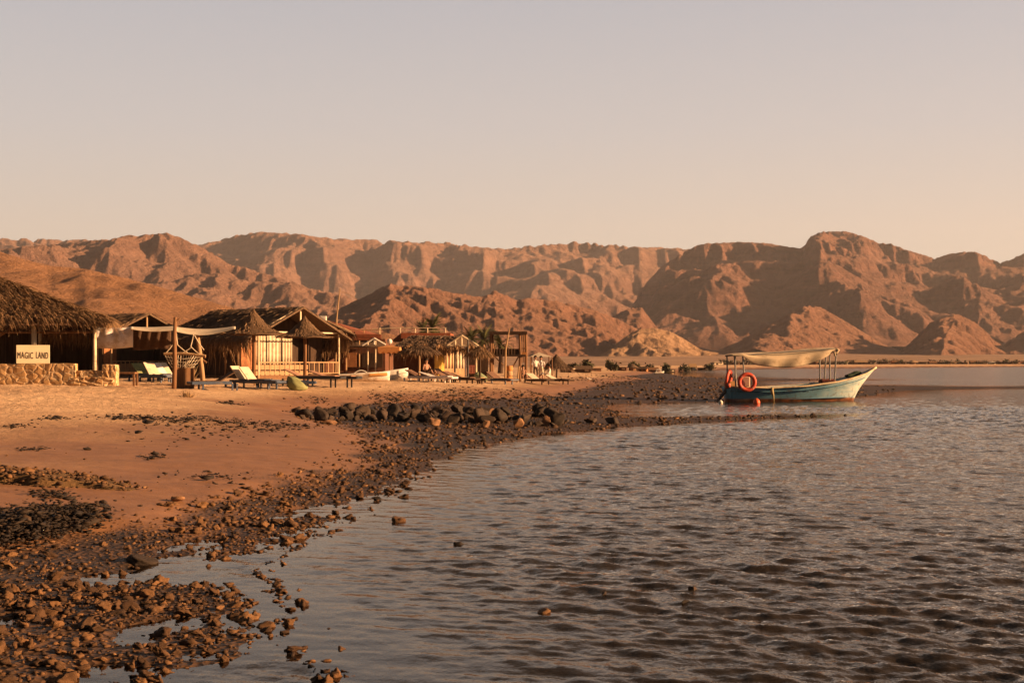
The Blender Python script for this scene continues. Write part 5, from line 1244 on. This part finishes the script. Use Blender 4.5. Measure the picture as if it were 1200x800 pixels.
# ================================================================ moored boat
def boat():
    Y = 69.0; S = Y/F; p = Vector(((852-CX)/F*Y, Y, 0.0)); rz = R(7)
    t = thing('wooden_boat', 'weathered pale blue open boat with a sagging cream canopy moored off the spit', 'boat', p, rz)
    t.rotation_euler = (0, R(-0.3), rz)
    LN = 150*S/math.cos(rz); BW = 1.9; TIP = 181*S/math.cos(rz)
    sheer = lambda u: np.interp(u, [0, .25, .5, .7, .82, .92, 1.0], [16.5*S, 15*S, 17*S, 21.5*S, 26*S, 31*S, 38*S])
    xg = lambda u: -0.02+u*TIP
    xk = lambda u: 0.06+u*(LN)
    half = lambda u: BW/2*np.interp(u, [0, .2, .45, .65, .8, .9, .96, 1], [.80, .95, 1, .93, .72, .46, .22, .012])
    keel = lambda u: -0.30+0.10*u
    def sec(u, v):
        """v 0 keel .. 1 gunwale"""
        k = v**.9; x = xk(u)+(xg(u)-xk(u))*v**1.3; b = half(u)*(v**(.42+.55*u*u))*(.74+.26*v); z = keel(u)+(sheer(u)-keel(u))*k
        return x, b, z
    def hull_mat():
        m, n, b = new_mat('boat_paint'); v = coords(n); s_ = N(n, 'ShaderNodeSeparateXYZ'); n.links.new(v, s_.inputs[0])
        nz = noise_n(n, coords(n, 'Object', (.8, 1, 2.5)), 2.2, 6, .65); xx = math_n(n, 'ADD', math_n(n, 'DIVIDE', s_.outputs[0], TIP), math_n(n, 'MULTIPLY', math_n(n, 'SUBTRACT', nz, .5), .55))
        c = ramp_node(n, xx, [(0.2, (0.16, 0.36, 0.49)), (0.58, (0.23, 0.45, 0.57)), (0.76, (0.42, 0.56, 0.58)), (0.92, (0.68, 0.72, 0.64))])
        st = noise_n(n, coords(n, 'Object', (3, 3, .25)), 3.0, 5, .7)
        c = mixc(n, c, (0.16, 0.11, 0.07), math_n(n, 'MULTIPLY', ramp_node(n, st, [(.52, (0, 0, 0)), (.72, (1, 1, 1))]), .75))
        zz = math_n(n, 'ADD', s_.outputs[2], math_n(n, 'MULTIPLY', math_n(n, 'SUBTRACT', nz, .5), .06))
        low = ramp_node(n, math_n(n, 'MULTIPLY', math_n(n, 'SUBTRACT', zz, 0.085), 14.0, True), [(0.0, (1, 1, 1)), (1.0, (0, 0, 0))])
        c = mixc(n, c, mixc(n, (0.10, 0.045, 0.025), (0.36, 0.13, 0.05), ramp_node(n, noise_n(n, v, 3, 5), [(.35, (0, 0, 0)), (.65, (1, 1, 1))])), low)
        n.links.new(c, b.inputs['Base Color']); b.inputs['Roughness'].default_value = .55; b.inputs['Specular IOR Level'].default_value = .35
        n.links.new(bump_n(n, st, .25, .01), b.inputs['Normal']); return m
    HM = hull_mat(); BLUEI = simple('boat_inside', (0.10, 0.24, 0.34), (0.06, 0.15, 0.22), 4, .6, dirt=(.1, .08, .06))
    nu, nv = 44, 10; m = MB()
    for sy in (-1, 1):
        vs = []; fs = []
        for i in range(nu+1):
            for j in range(nv+1):
                x, b, z = sec(i/nu, j/nv); vs.append((x, sy*b, z))
        for i in range(nu):
            for j in range(nv): a = i*(nv+1)+j; fs.append((a, a+nv+1, a+nv+2, a+1))
        m.add(vs, fs)
    tr = [sec(0, j/nv) for j in range(nv+1)]
    m.add([(x, -b, z) for x, b, z in tr]+[(x, b, z) for x, b, z in tr], [(j, j+1, nv+2+j, nv+1+j) for j in range(nv)])
    h = m.build('hull', HM, t, smooth=True); mod = h.modifiers.new('thick', 'SOLIDIFY'); mod.thickness = .05; mod.offset = 1 if False else -1
    for sy in (-1, 1):
        pts = []
        for i in range(nu+1): x, b, z = sec(i/nu, 1.0); pts.append((x, sy*(b+.005), z+.02))
        MB().tube(pts, .048, 6).build('gunwale', CREAM, t, smooth=True)
        pts = []
        for i in range(nu-1): x, b, z = sec(i/nu, .80); pts.append((x, sy*(b+.018), z))
        MB().tube(pts, .026, 6).build('rub_rail', BLUEI, t, smooth=True)
    # inside: floor, thwarts, foredeck
    m = MB(); m.sheet(lambda u, v: Vector((sec(u*.9, .35)[0], (v-.5)*1.9*sec(u*.9, .35)[1], .06+.10*u)), 30, 4, .03); m.build('floor', BLUEI, t)
    for u in (.08, .30, .52): x, b, z = sec(u, .8); MB().box((x, 0, z-.04), (.28, 2*b-.06, .05)).build('thwart', BLUEI, t)
    m = MB(); m.sheet(lambda u, v: Vector((sec(.80+.185*u, .93)[0], (v-.5)*2*max(sec(.80+.185*u, .93)[1]-.03, .005), sec(.80+.185*u, .93)[2])), 14, 4, .03); m.build('foredeck', BLUEI, t)
    K = lambda px, py, dy=0: Vector(((px-852)*S, dy, (470-py)*S))
    # canopy frame
    for sy in (-.72, .72):
        for px, top, px2, bt in ((857, 417, 857.5, 456), (866, 417, 869, 456), (970.5, 415, 971, 446), (979, 410, 976.5, 446)):
            MB().tube([K(px2, bt, sy), K(px, top, sy)], .038, 7).build('canopy_pole', GREYP, t)
        MB().tube([K(855, 417, sy), K(980, 409, sy)], .035, 7).build('canopy_rail', GREYP, t)
    def cv(u, v):
        px = 852.5+u*127; top = 415.5-7.5*u-1.2*math.sin(u*math.pi*3)*.5
        hang = np.interp(u, [0, .10, .16, .25, .42, .58, .72, .84, .93, 1], [1.5, 3, 9, 15, 18, 19, 17.5, 13, 7, 2.5])
        a = v*1.9-.9
        if a < .0: return K(px, top+1.0*math.sin((a+.9)/.9*math.pi)*math.sin(u*math.pi), -a*.85)
        bow = .25*math.sin(a*math.pi)*math.sin(u*math.pi)
        return K(px+1.0*math.sin(u*23)*a, top+hang*a+.2*math.sin(u*31+a*5)*a, -.06-.74*math.sin(min(a*2.2, 1)*math.pi*.5)-.25*bow+.05*math.sin(u*26+a*2)*a)
    m = MB(); m.sheet(cv, 70, 24, .012); m.build('canopy', CANOPY, t, smooth=True)
    m = MB(); m.tube([K(978, 409, -.72), K(980.5, 411, -.75), K(979, 415, -.74), K(976, 413, -.76), K(977, 418, -.75)], [.06, .09, .07, .09, .04], 7); m.build('canopy_knot', CANOPY, t, smooth=True)
    # outboard
    ob = MB(); ob.box(K(853, 451, 0), (.30, .36, .46)); o = ob.build('outboard_motor', BLACKM, t, bevel=.06)
    m = MB(); m.tube([K(852, 456), K(846, 463), K(840, 470.5)], [.10, .085, .06], 8); m.build('shaft', BLACKM, o); m = MB(); m.box(K(839, 471), (.26, .05, .12), Matrix.Rotation(R(40), 3, 'Y')); m.build('propeller', BLACKM, o)
    m = MB(); m.box(K(857, 451.5, -.30), (.34, .16, .42)); m.build('crate', simple('wood_crate', (.5, .28, .11), (.36, .19, .08), 5, .8), t, bevel=.01)
    m = MB(); m.tube([K(899, 454, -1.0), K(898.5, 458, -1.04), K(900, 463, -1.03), K(901, 470.5, -1.0)], [.06, .085, .05, .02], 8); m.build('rope_fender', simple('rope', (.42, .33, .17), (.26, .2, .1), 12, .9), t, smooth=True)
    # things in and on the boat, placed in the boat's own space
    M = Matrix.Translation(p) @ t.rotation_euler.to_matrix().to_4x4()
    def ring(label, c, face, seed):
        o = thing('life_ring', label, 'life ring', M @ c); o.rotation_euler = face
        r1, r2 = 9.0*S, 2.4*S; m = MB(); nn = 40
        vs = []; fs = []
        for i in range(nn):
            for k in range(12):
                a, b = 2*math.pi*i/nn, 2*math.pi*k/12; vs.append(((r1+r2*math.cos(b))*math.cos(a), r2*.8*math.sin(b), (r1+r2*math.cos(b))*math.sin(a)))
                fs.append((i*12+k, ((i+1) % nn)*12+k, ((i+1) % nn)*12+(k+1) % 12, i*12+(k+1) % 12))
        m.add(vs, fs); m.build('ring', LIFERED, o, smooth=True)
        for q in range(4):
            a0 = math.pi/4+q*math.pi/2; m = MB(); vs = []; fs = []
            for i in range(4):
                for k in range(12):
                    a, b = a0-.10+.2*i/3, 2*math.pi*k/12; R_ = r2*1.05; vs.append(((r1+R_*math.cos(b))*math.cos(a), R_*.8*math.sin(b), (r1+R_*math.cos(b))*math.sin(a)))
            for i in range(3):
                for k in range(12): fs.append((i*12+k, (i+1)*12+k, (i+1)*12+(k+1) % 12, i*12+(k+1) % 12))
            m.add(vs, fs); m.build('band', simple('faded_red', (.5, .2, .15), (.4, .13, .1), 8, .7), o, smooth=True)
    ring('orange red life ring hung flat on the near side of the boat stern', K(869, 447.5, -1.02), (0, 0, R(4)), 1)
    ring('orange red life ring seen edge on at the back of the boat', K(850.5, 444, -.55), (R(8), R(8), R(68)), 2)
    pil = MB(); pil.box((0, 0, 0), (.46, .14, .5)); o = pil.build('cushion', simple('pink_pad', (.55, .36, .28), (.45, .28, .2), 5, .9), None, M @ K(868.5, 447, -.78), bevel=.05); tag(o, 'pale pink pad showing through the near life ring', 'cushion')
    o = MB().box((0, 0, 0), (.75, .6, .26)).build('bundle', simple('maroon_cloth', (.15, .045, .035), (.09, .03, .025), 5, .9), None, M @ K(972, 448, -.2), bevel=.08); tag(o, 'dark maroon bundle lying under the front canopy poles of the boat', 'bundle')
    bm_ = rock_geo(3, 9, .7, .3, 4); o = link('net_pile', tri_mesh('net_pile', bm_[0]*.34, bm_[1], True), simple('dark_net', (.035, .055, .035), (.02, .03, .022), 15, .95), None, M @ K(1005, 439.5, 0)); o.scale = (1.3, 1, .8); tag(o, 'dark green heap of net on the boat bow deck', 'net')
    # floats
    S2 = (F*EYE/(473-HY))/F
    def ballf(label, px, py, r_, mat):
        Yb = F*EYE/(py+1-HY); m = MB(); m.lathe([(.004, -r_)]+[(r_*math.sin(a), -r_*math.cos(a)*(1.12)) for a in [R(d) for d in range(15, 180, 15)]]+[(.03, r_*1.2), (.004, r_*1.22)], n=18)
        o = m.build('buoy', mat, None, Vector(((px-CX)/F*Yb, Yb, r_*.35)), smooth=True); tag(o, label, 'buoy')
    ballf('bright orange red ball buoy floating beside the boat', 886.5, 472, .165, simple('buoy_orange', (.75, .12, .04), (.6, .09, .03), 5, .5, spec=.4))
    ballf('small white float in the water behind the boat stern', 844.5, 471.5, .10, WHITE)
GREYP = simple('grey_pole', (.26, .25, .24), (.16, .155, .15), 6, .6)
CANOPY = simple('canopy_cloth', (.62, .50, .35), (.50, .39, .26), 1.8, .95, dirt=(.33, .24, .15))
LIFERED = simple('life_ring_red', (.58, .075, .035), (.45, .055, .03), 5, .55, spec=.3)
boat()

# ================================================================ people
SKIN = simple('skin', (.36, .19, .12), (.30, .155, .1), 8, .6, bump=0)
def person(label, px, Y, rz, pose, cols, dz=0.0):
    p = at(px, Y); p.z += dz
    J = {'sit': dict(hip=(0, 0, .10), chest=(0, .05, .42), neck=(0, .04, .60), head=(0, .02, .76), kl=(-.13, -.40, .34), kr=(.13, -.42, .30), fl=(-.12, -.62, .04), fr=(.14, -.66, .04), tl=(-.12, -.78, .05), tr=(.14, -.82, .05), el=(-.27, .02, .28), er=(.27, -.08, .26), hl=(-.2, -.24, .24), hr=(.22, -.3, .26)),
         'stand': dict(hip=(0, 0, .92), chest=(0, .02, 1.22), neck=(0, .02, 1.44), head=(0, -.01, 1.62), kl=(-.11, -.03, .50), kr=(.12, -.06, .50), fl=(-.12, .02, .06), fr=(.14, 0, .06), tl=(-.13, -.16, .04), tr=(.15, -.18, .04), el=(-.27, .03, 1.16), er=(.27, .0, 1.16), hl=(-.26, -.12, .92), hr=(.26, -.16, .95))}[pose]
    nm = ['hip', 'chest', 'neck', 'head', 'kl', 'kr', 'fl', 'fr', 'tl', 'tr', 'el', 'er', 'hl', 'hr', 'sl', 'sr', 'top', 'lh', 'rh']
    c = Vector(J['chest']); J['sl'] = (c.x-.18, c.y, c.z+.14); J['sr'] = (c.x+.18, c.y, c.z+.14); h = Vector(J['head']); J['top'] = (h.x, h.y+.01, h.z+.10)
    hp = Vector(J['hip']); J['lh'] = (hp.x-.10, hp.y, hp.z-.02); J['rh'] = (hp.x+.10, hp.y, hp.z-.02)
    ra = dict(hip=.15, chest=.155, neck=.055, head=.10, kl=.062, kr=.062, fl=.042, fr=.042, tl=.03, tr=.03, el=.04, er=.04, hl=.033, hr=.033, sl=.065, sr=.065, top=.07, lh=.085, rh=.085)
    ed = [('hip', 'chest'), ('chest', 'neck'), ('neck', 'head'), ('head', 'top'), ('hip', 'lh'), ('hip', 'rh'), ('lh', 'kl'), ('kl', 'fl'), ('fl', 'tl'), ('rh', 'kr'), ('kr', 'fr'), ('fr', 'tr'), ('chest', 'sl'), ('sl', 'el'), ('el', 'hl'), ('chest', 'sr'), ('sr', 'er'), ('er', 'hr')]
    me = bpy.data.meshes.new('body'); me.from_pydata([J[k] for k in nm], [(nm.index(a), nm.index(b)) for a, b in ed], []); me.update()
    o = bpy.data.objects.new('person', me); COL.objects.link(o)
    sk = o.modifiers.new('skin', 'SKIN'); sk.use_smooth_shade = True
    for i, k in enumerate(nm):
        me.skin_vertices[0].data[i].radius = (ra[k], ra[k]*(.72 if k in ('hip', 'chest') else 1)); me.skin_vertices[0].data[i].use_root = (k == 'hip')
    o.modifiers.new('sub', 'SUBSURF').levels = 1
    dg = bpy.context.evaluated_depsgraph_get(); m2 = bpy.data.meshes.new_from_object(o.evaluated_get(dg)); o.modifiers.clear(); o.data = m2
    for q in (SKIN, cols[0], cols[1]): m2.materials.append(q)
    hz = J['hip'][2]
    def near(v, a, b, r_):
        A, B = Vector(J[a]), Vector(J[b]); d = B-A; t_ = max(0, min(1, (v-A).dot(d)/d.length_squared)); return (v-A-d*t_).length < r_
    for f in m2.polygons:
        v = f.center; f.use_smooth = True
        if near(v, 'lh', 'kl', .13) or near(v, 'rh', 'kr', .13) or near(v, 'lh', 'rh', .13): f.material_index = 2
        if (near(v, 'hip', 'chest', .2) and v.z > hz+.06) or near(v, 'sl', 'sr', .13) or near(v, 'sl', 'el', .09) or near(v, 'sr', 'er', .09): f.material_index = 1
        if v.z > J['neck'][2]+.02: f.material_index = 0
    bm = bmesh.new(); bmesh.ops.create_uvsphere(bm, u_segments=14, v_segments=10, radius=.125)
    for v in list(bm.verts):
        if v.co.z < -.03 and v.co.y < .02: v.co = Vector((v.co.x*.8, .03, -.02))
    hm_ = bpy.data.meshes.new('hair'); bm.to_mesh(hm_); bm.free()
    hr = link('hair', hm_, cols[2], o, Vector(J['head'])+Vector((0, .02, .05)))
    for f in hm_.polygons: f.use_smooth = True
    m = MB(); m.tube([Vector(J['head'])+Vector((0, -.085, .02)), Vector(J['head'])+Vector((0, -.125, -.025))], [.012, .018], 6); m.build('nose', SKIN, o, smooth=True)
    o.location = p; o.rotation_euler = (0, 0, rz); tag(o, label, 'person'); return o
HAIR = simple('dark_hair', (.02, .014, .01), (.012, .009, .007), 9, .6, bump=0)
person('person in shorts sitting on a lounger under the shaggy dark parasol', 500, 79.5, R(50), 'sit', (SKIN, WOODD, HAIR), .38)
person('person in white shirt standing under the pale cloth canopy, left one', 627.5, 101, R(20), 'stand', (WHITE, WOODD, HAIR))
person('person in pale shirt and cream trousers standing under the cloth canopy, right one', 634, 102, R(-10), 'stand', (GREYC, CREAM, HAIR))
person('person with dark hair in white clothes sitting on a lounger below the thatch tent', 643, 95, R(-80), 'sit', (WHITE, WHITE, HAIR), .40)
person('person sitting in pale clothes in the shade under the tower', 613, 97, R(10), 'sit', (CUSH, WOODD, HAIR), .15)

# ================================================================ palms and shrubs
def leaf_mat(name, a, b_):
    m, n, b = new_mat(name); at_ = N(n, 'ShaderNodeAttribute', attribute_name='tone')
    n.links.new(ramp_node(n, at_.outputs['Fac'], [(.15, b_), (.85, a)]), b.inputs['Base Color']); b.inputs['Roughness'].default_value = .7; return m
PALMG = leaf_mat('palm_leaf', (.085, .085, .028), (.03, .032, .012)); SHRUB = leaf_mat('shrub_leaf', (.075, .07, .028), (.028, .026, .012))
def palm(label, px, Y, py_top, spread, seed, base_py=None, group='date palms behind the camp'):
    p = at(px, Y); S = Y/F; zt = EYE-(py_top-HY)*S-p.z-spread*.35
    t = thing('palm_tree', label, 'palm', p, 0, group); r = np.random.RandomState(seed)
    MB().tube([(0, 0, -.2), (.1, 0, zt*.5), (.0, .1, zt)], [.26, .2, .17], 9).build('trunk', WOODD, t)
    V = []; T = []; tn = []
    for k in range(34):
        a = r.uniform(0, 6.28); el = r.uniform(-.3, 1.35); L_ = spread*r.uniform(.8, 1.1)
        d = np.array([math.cos(a)*math.cos(el), math.sin(a)*math.cos(el), math.sin(el)]); q = np.array([0, .1, zt]); c = r.uniform(.2, .9)
        for i in range(16):
            d = d+np.array([0, 0, -.075]); d /= np.linalg.norm(d); q2 = q+d*L_/16
            sd_ = np.cross(d, [0, 0, 1]); sd_ /= np.linalg.norm(sd_)+1e-6; ll = L_*.20*math.sin((i+2)/18*math.pi)**.6
            for s_ in (-1, 1):
                tip = q2+sd_*s_*ll+d*ll*.7+np.array([0, 0, -.25*ll]); w = d*.035
                b = len(V); V += [q-w, q+w*1.5, tip]; T.append((b, b+1, b+2)); tn += [c+r.normal(0, .1)]*3
            q = q2
    link('crown', tri_mesh('crown', V, T, False, np.clip(tn, 0, 1)), PALMG, t)
palm('feathery date palm rising behind the roof terrace railing', 507, 128, 376.5, 1.6, 3)
palm('feathery date palm behind the terrace railing, left and lower of the two', 496, 131, 382, 1.3, 4)
palm('dark date palm behind the white gable truss', 552, 120, 391, 1.5, 5)
palm('dark date palm just left of the lookout tower', 567, 124, 390, 1.6, 6)
palm('dark date palm seen through the lookout tower', 586, 128, 397, 1.6, 7)
def shrub(label, px, Y, wpx, hpx, seed, group, mat=None, n_=420, name='shrub'):
    p = at(px, Y); S = Y/F; t = thing(name, label, 'shrub', p, 0, group); r = np.random.RandomState(seed)
    W_, H_ = wpx*S*.5, hpx*S
    m = MB()
    for k in range(5): a = k*1.3; m.tube([(0, 0, -.1), (math.cos(a)*W_*.4, math.sin(a)*W_*.4, H_*.6)], [.06*S*10, .02*S*10], 5)
    m.build('stems', WOODD, t)
    cl = r.normal(0, .45, (9, 3))*[W_, W_*.8, H_*.35]+[0, 0, H_*.55]
    c = cl[r.randint(0, 9, n_)]+r.normal(0, .20, (n_, 3))*[W_, W_*.8, H_*.8]; c[:, 2] = np.clip(c[:, 2], .03*H_, H_*1.1)
    d = r.normal(0, 1, (n_, 3, 3)); s = .11*H_*np.exp(r.normal(0, .3, (n_, 1, 1)))
    V = (c[:, None, :]+d*s).reshape(-1, 3); T = np.arange(n_*3).reshape(-1, 3)
    link('foliage', tri_mesh('foliage', V, T, False, np.repeat(np.clip(r.normal(.5, .25, n_), 0, 1), 3)), mat or SHRUB, t); return t
# ================================================================ the farther camps along the shore
def far_hut(label, px, Y, wpx, hpx, kind, seed, group, roofm=None, wallm=None, rz=0.0):
    p = at(px, Y); S = Y/F; t = thing('beach_hut', label, 'hut', p, rz, group); w = wpx*S; h = hpx*S; r = random.Random(seed)
    if kind == 'cone':
        m = MB(); m.lathe([(w*.5, h*.42), (w*.3, h*.68), (w*.12, h*.9), (.01, h)], n=14); m.build('roof', ROOFB if roofm in (None, THATCHD) else roofm, t)
        for a in range(5): MB().tube([(w*.38*math.cos(a*1.256), w*.38*math.sin(a*1.256), -.1), (w*.38*math.cos(a*1.256), w*.38*math.sin(a*1.256), h*.5)], .05*w*.3, 6).build('post', WOODD, t)
        MB().lathe([(w*.28, 0), (w*.28, h*.45)], n=12).build('wall', wallm or REEDW, t)
    else:
        hw, d = w*.46, w*.7
        MB().box((0, d*.5, h*.29), (hw*2, d, h*.58)).build('wall', wallm or REDW, t)
        MB().box((-hw*.3, -.03, h*.24), (hw*.5, .05, h*.46)).build('door', WOODD, t); MB().box((hw*.5, -.03, h*.34), (hw*.5, .05, h*.2)).build('window', CREAM if r.random() < .4 else WOODD, t)
        m = MB()
        if kind == 'gable':
            slab(m, ((-w*.56, -d*.12, h*.5), (w*.56, -d*.12, h*.5), (w*.5, d*.5, h), (-w*.5, d*.5, h)), .08); slab(m, ((w*.56, d*1.1, h*.5), (-w*.56, d*1.1, h*.5), (-w*.5, d*.5, h), (w*.5, d*.5, h)), .08)
        else: m.box((0, d*.45, h*.62), (w*1.08, d*1.3, h*.09))
        m.build('roof', ROOFB if roofm in (None, THATCHD) else roofm, t)
        for sx in (-1, 1): MB().tube([(sx*w*.5, -d*.1, -.1), (sx*w*.5, -d*.1, h*.54)], .04*h*.5, 6).build('post', WOOD, t)
GA = 'small huts on the sand beyond the thatch tent'
for i, (px, Y, w, h, k, lb, rm, wm) in enumerate(((663, 150, 15, 7.5, 'flat', 'flat roofed low hut with a pale awning right beside the thatch tent', CLOTH, REEDW), (683, 175, 20, 8, 'gable', 'brown gabled hut under the first dark palm bush beyond the tent', THATCHD, WOODD),
        (699, 190, 13, 6, 'flat', 'reddish flat hut between two dark bushes on the far sand', WOOD, REDW), (727, 215, 15, 6.5, 'flat', 'brick red flat roofed hut right of the second dark bush', WOODD, REDW), (741, 225, 16, 8.5, 'cone', 'conical thatched hut on the far sand, largest cone of the row', THATCHD, WOOD),
        (752, 232, 12, 6, 'gable', 'small brown gabled hut just right of the far conical hut', THATCHD, BRICK), (765, 245, 14, 6, 'gable', 'brown gabled hut above the small white dinghy', WOOD, REDW), (786, 265, 12, 6, 'flat', 'low dark flat hut right of the small white dinghy', THATCHD, WOODD))):
    far_hut(lb, px, Y, w, h, k, i, GA, rm, wm, R(10*((i*7) % 5-2)))
GB = 'dark bushes along the far sand'
for i, (px, Y, w, h, lb) in enumerate(((676, 178, 13, 9, 'round dark bush left of the tall palm bush on the far sand'), (688, 182, 13, 13, 'tall spiky palm bush on the far sand, nearest to the tent'), (716, 205, 16, 11, 'broad dark bush between the reddish far huts'), (745, 240, 13, 9, 'dark bush behind the far conical hut'),
        (761, 250, 9, 8, 'small dark bush above the white dinghy'), (781, 262, 10, 10, 'upright dark bush right of the white dinghy'), (803, 300, 14, 7, 'low dark bush where the far beach meets the water'), (833, 330, 15, 7, 'low dark bush left of the boat canopy on the far shore'))):
    shrub(lb, px, Y, w, h, 30+i, GB)
far_hut('pale cream hut with a lit gable on the far shore left of the boat', 812, 330, 9, 8, 'gable', 55, GA, WOODL, CREAM)
far_hut('low brown hut between the cream hut and the boat on the far shore', 823, 340, 10, 4.5, 'flat', 56, GA, WOODD, REDW)
# village across the water
rv = random.Random(21); GV = 'huts of the village across the water'; GW = 'dark bushes of the village across the water'
px = 842.0; i = 0
tints = (('brown', WOOD, REDW), ('dark', THATCHD, WOODD), ('reddish', TERRA, REDW), ('pale', CLOTH, CREAM), ('tan', WOODL, WOOD))
while px < 1235:
    Y = 520+rv.uniform(0, 25)+(px-840)*.25; nm_, rm, wm = tints[rv.randrange(5)]; w = rv.uniform(8, 15); h = rv.uniform(3.4, 5.2); k = rv.choice(('gable', 'flat', 'flat', 'gable', 'cone'))
    where = 'seen through the boat canopy poles' if 860 < px < 980 else ('beyond the boat bow' if px < 1060 else ('right of the boat bow' if px < 1130 else 'toward the far right end'))
    far_hut('tiny %s %s hut of the shore village %s' % (nm_, {'gable': 'gabled', 'flat': 'flat roofed', 'cone': 'conical'}[k], where), px, Y, w, h, k, i, GV+' '+where, rm, wm, R(rv.uniform(-25, 25)))
    if rv.random() < .75:
        shrub('tiny dark bush among the shore village huts %s' % where, px+rv.uniform(3, 8), Y+rv.uniform(-8, 14), rv.uniform(9, 17), rv.uniform(3.5, 6.5), 100+i, GW+' '+where, n_=160)
    px += rv.uniform(7.5, 13); i += 1
# little white dinghy, gull, bits on the sand
def far_dinghy():
    Y = 210.0; p = at(772, Y); S = Y/F; p.z = max(p.z, 0.02); t = thing('dinghy', 'tiny white dinghy with a canopy drawn up at the far edge of the sand', 'boat', p, R(10)); Ln = 12*S; H = 4.0*S
    m = MB(); m.sheet(lambda u, v: Vector(((u-.5)*Ln, (v-.5)*Ln*.36*min(1, (1-u)*3+.05)**.6, H*(.15+abs(v-.5)**1.3*1.2+.35*u*u))), 14, 8, .06); m.build('hull', WHITE, t, smooth=True)
    MB().box((0, 0, H*1.45), (Ln*.5, Ln*.3, .08)).build('canopy', WHITE, t)
    for sx in (-1, 1):
        for sy in (-1, 1): MB().tube([(sx*Ln*.22, sy*Ln*.11, H*.4), (sx*Ln*.22, sy*Ln*.13, H*1.43)], .04, 5).build('pole', WHITE, t)
far_dinghy()
def gull():
    p = G(690, 447); S = p.y/F; k = 5*S
    bm = bmesh.new(); bmesh.ops.create_uvsphere(bm, u_segments=16, v_segments=10, radius=1)
    for v in bm.verts:
        c = v.co.copy(); tail = max(0, c.x); v.co = Vector((c.x*(.60 if c.x < 0 else .95), c.y*.30*(1-.75*tail), c.z*.30*(1-.7*tail)+.02-.10*tail))
    geo = bmesh.ops.create_uvsphere(bm, u_segments=12, v_segments=8, radius=.19)
    for v in geo['verts']: v.co += Vector((-.52, 0, .36))
    me = bpy.data.meshes.new('gull'); bm.to_mesh(me); bm.free()
    for f in me.polygons: f.use_smooth = True
    o = link('gull', me, WHITE, None, p+Vector((0, 0, .62*k))); o.scale = (k*.8,)*3; tag(o, 'white gull standing on the sand, its tail to the right', 'gull')
    MB().tube([(-.68, 0, .36), (-.9, 0, .32)], [.05, .02], 6).build('beak', ORNG, o)
    for sy in (-1, 1): MB().tube([(0, sy*.1, -.15), (.02, sy*.1, -.8)], .035, 5).build('leg', ORNG, o)
gull()
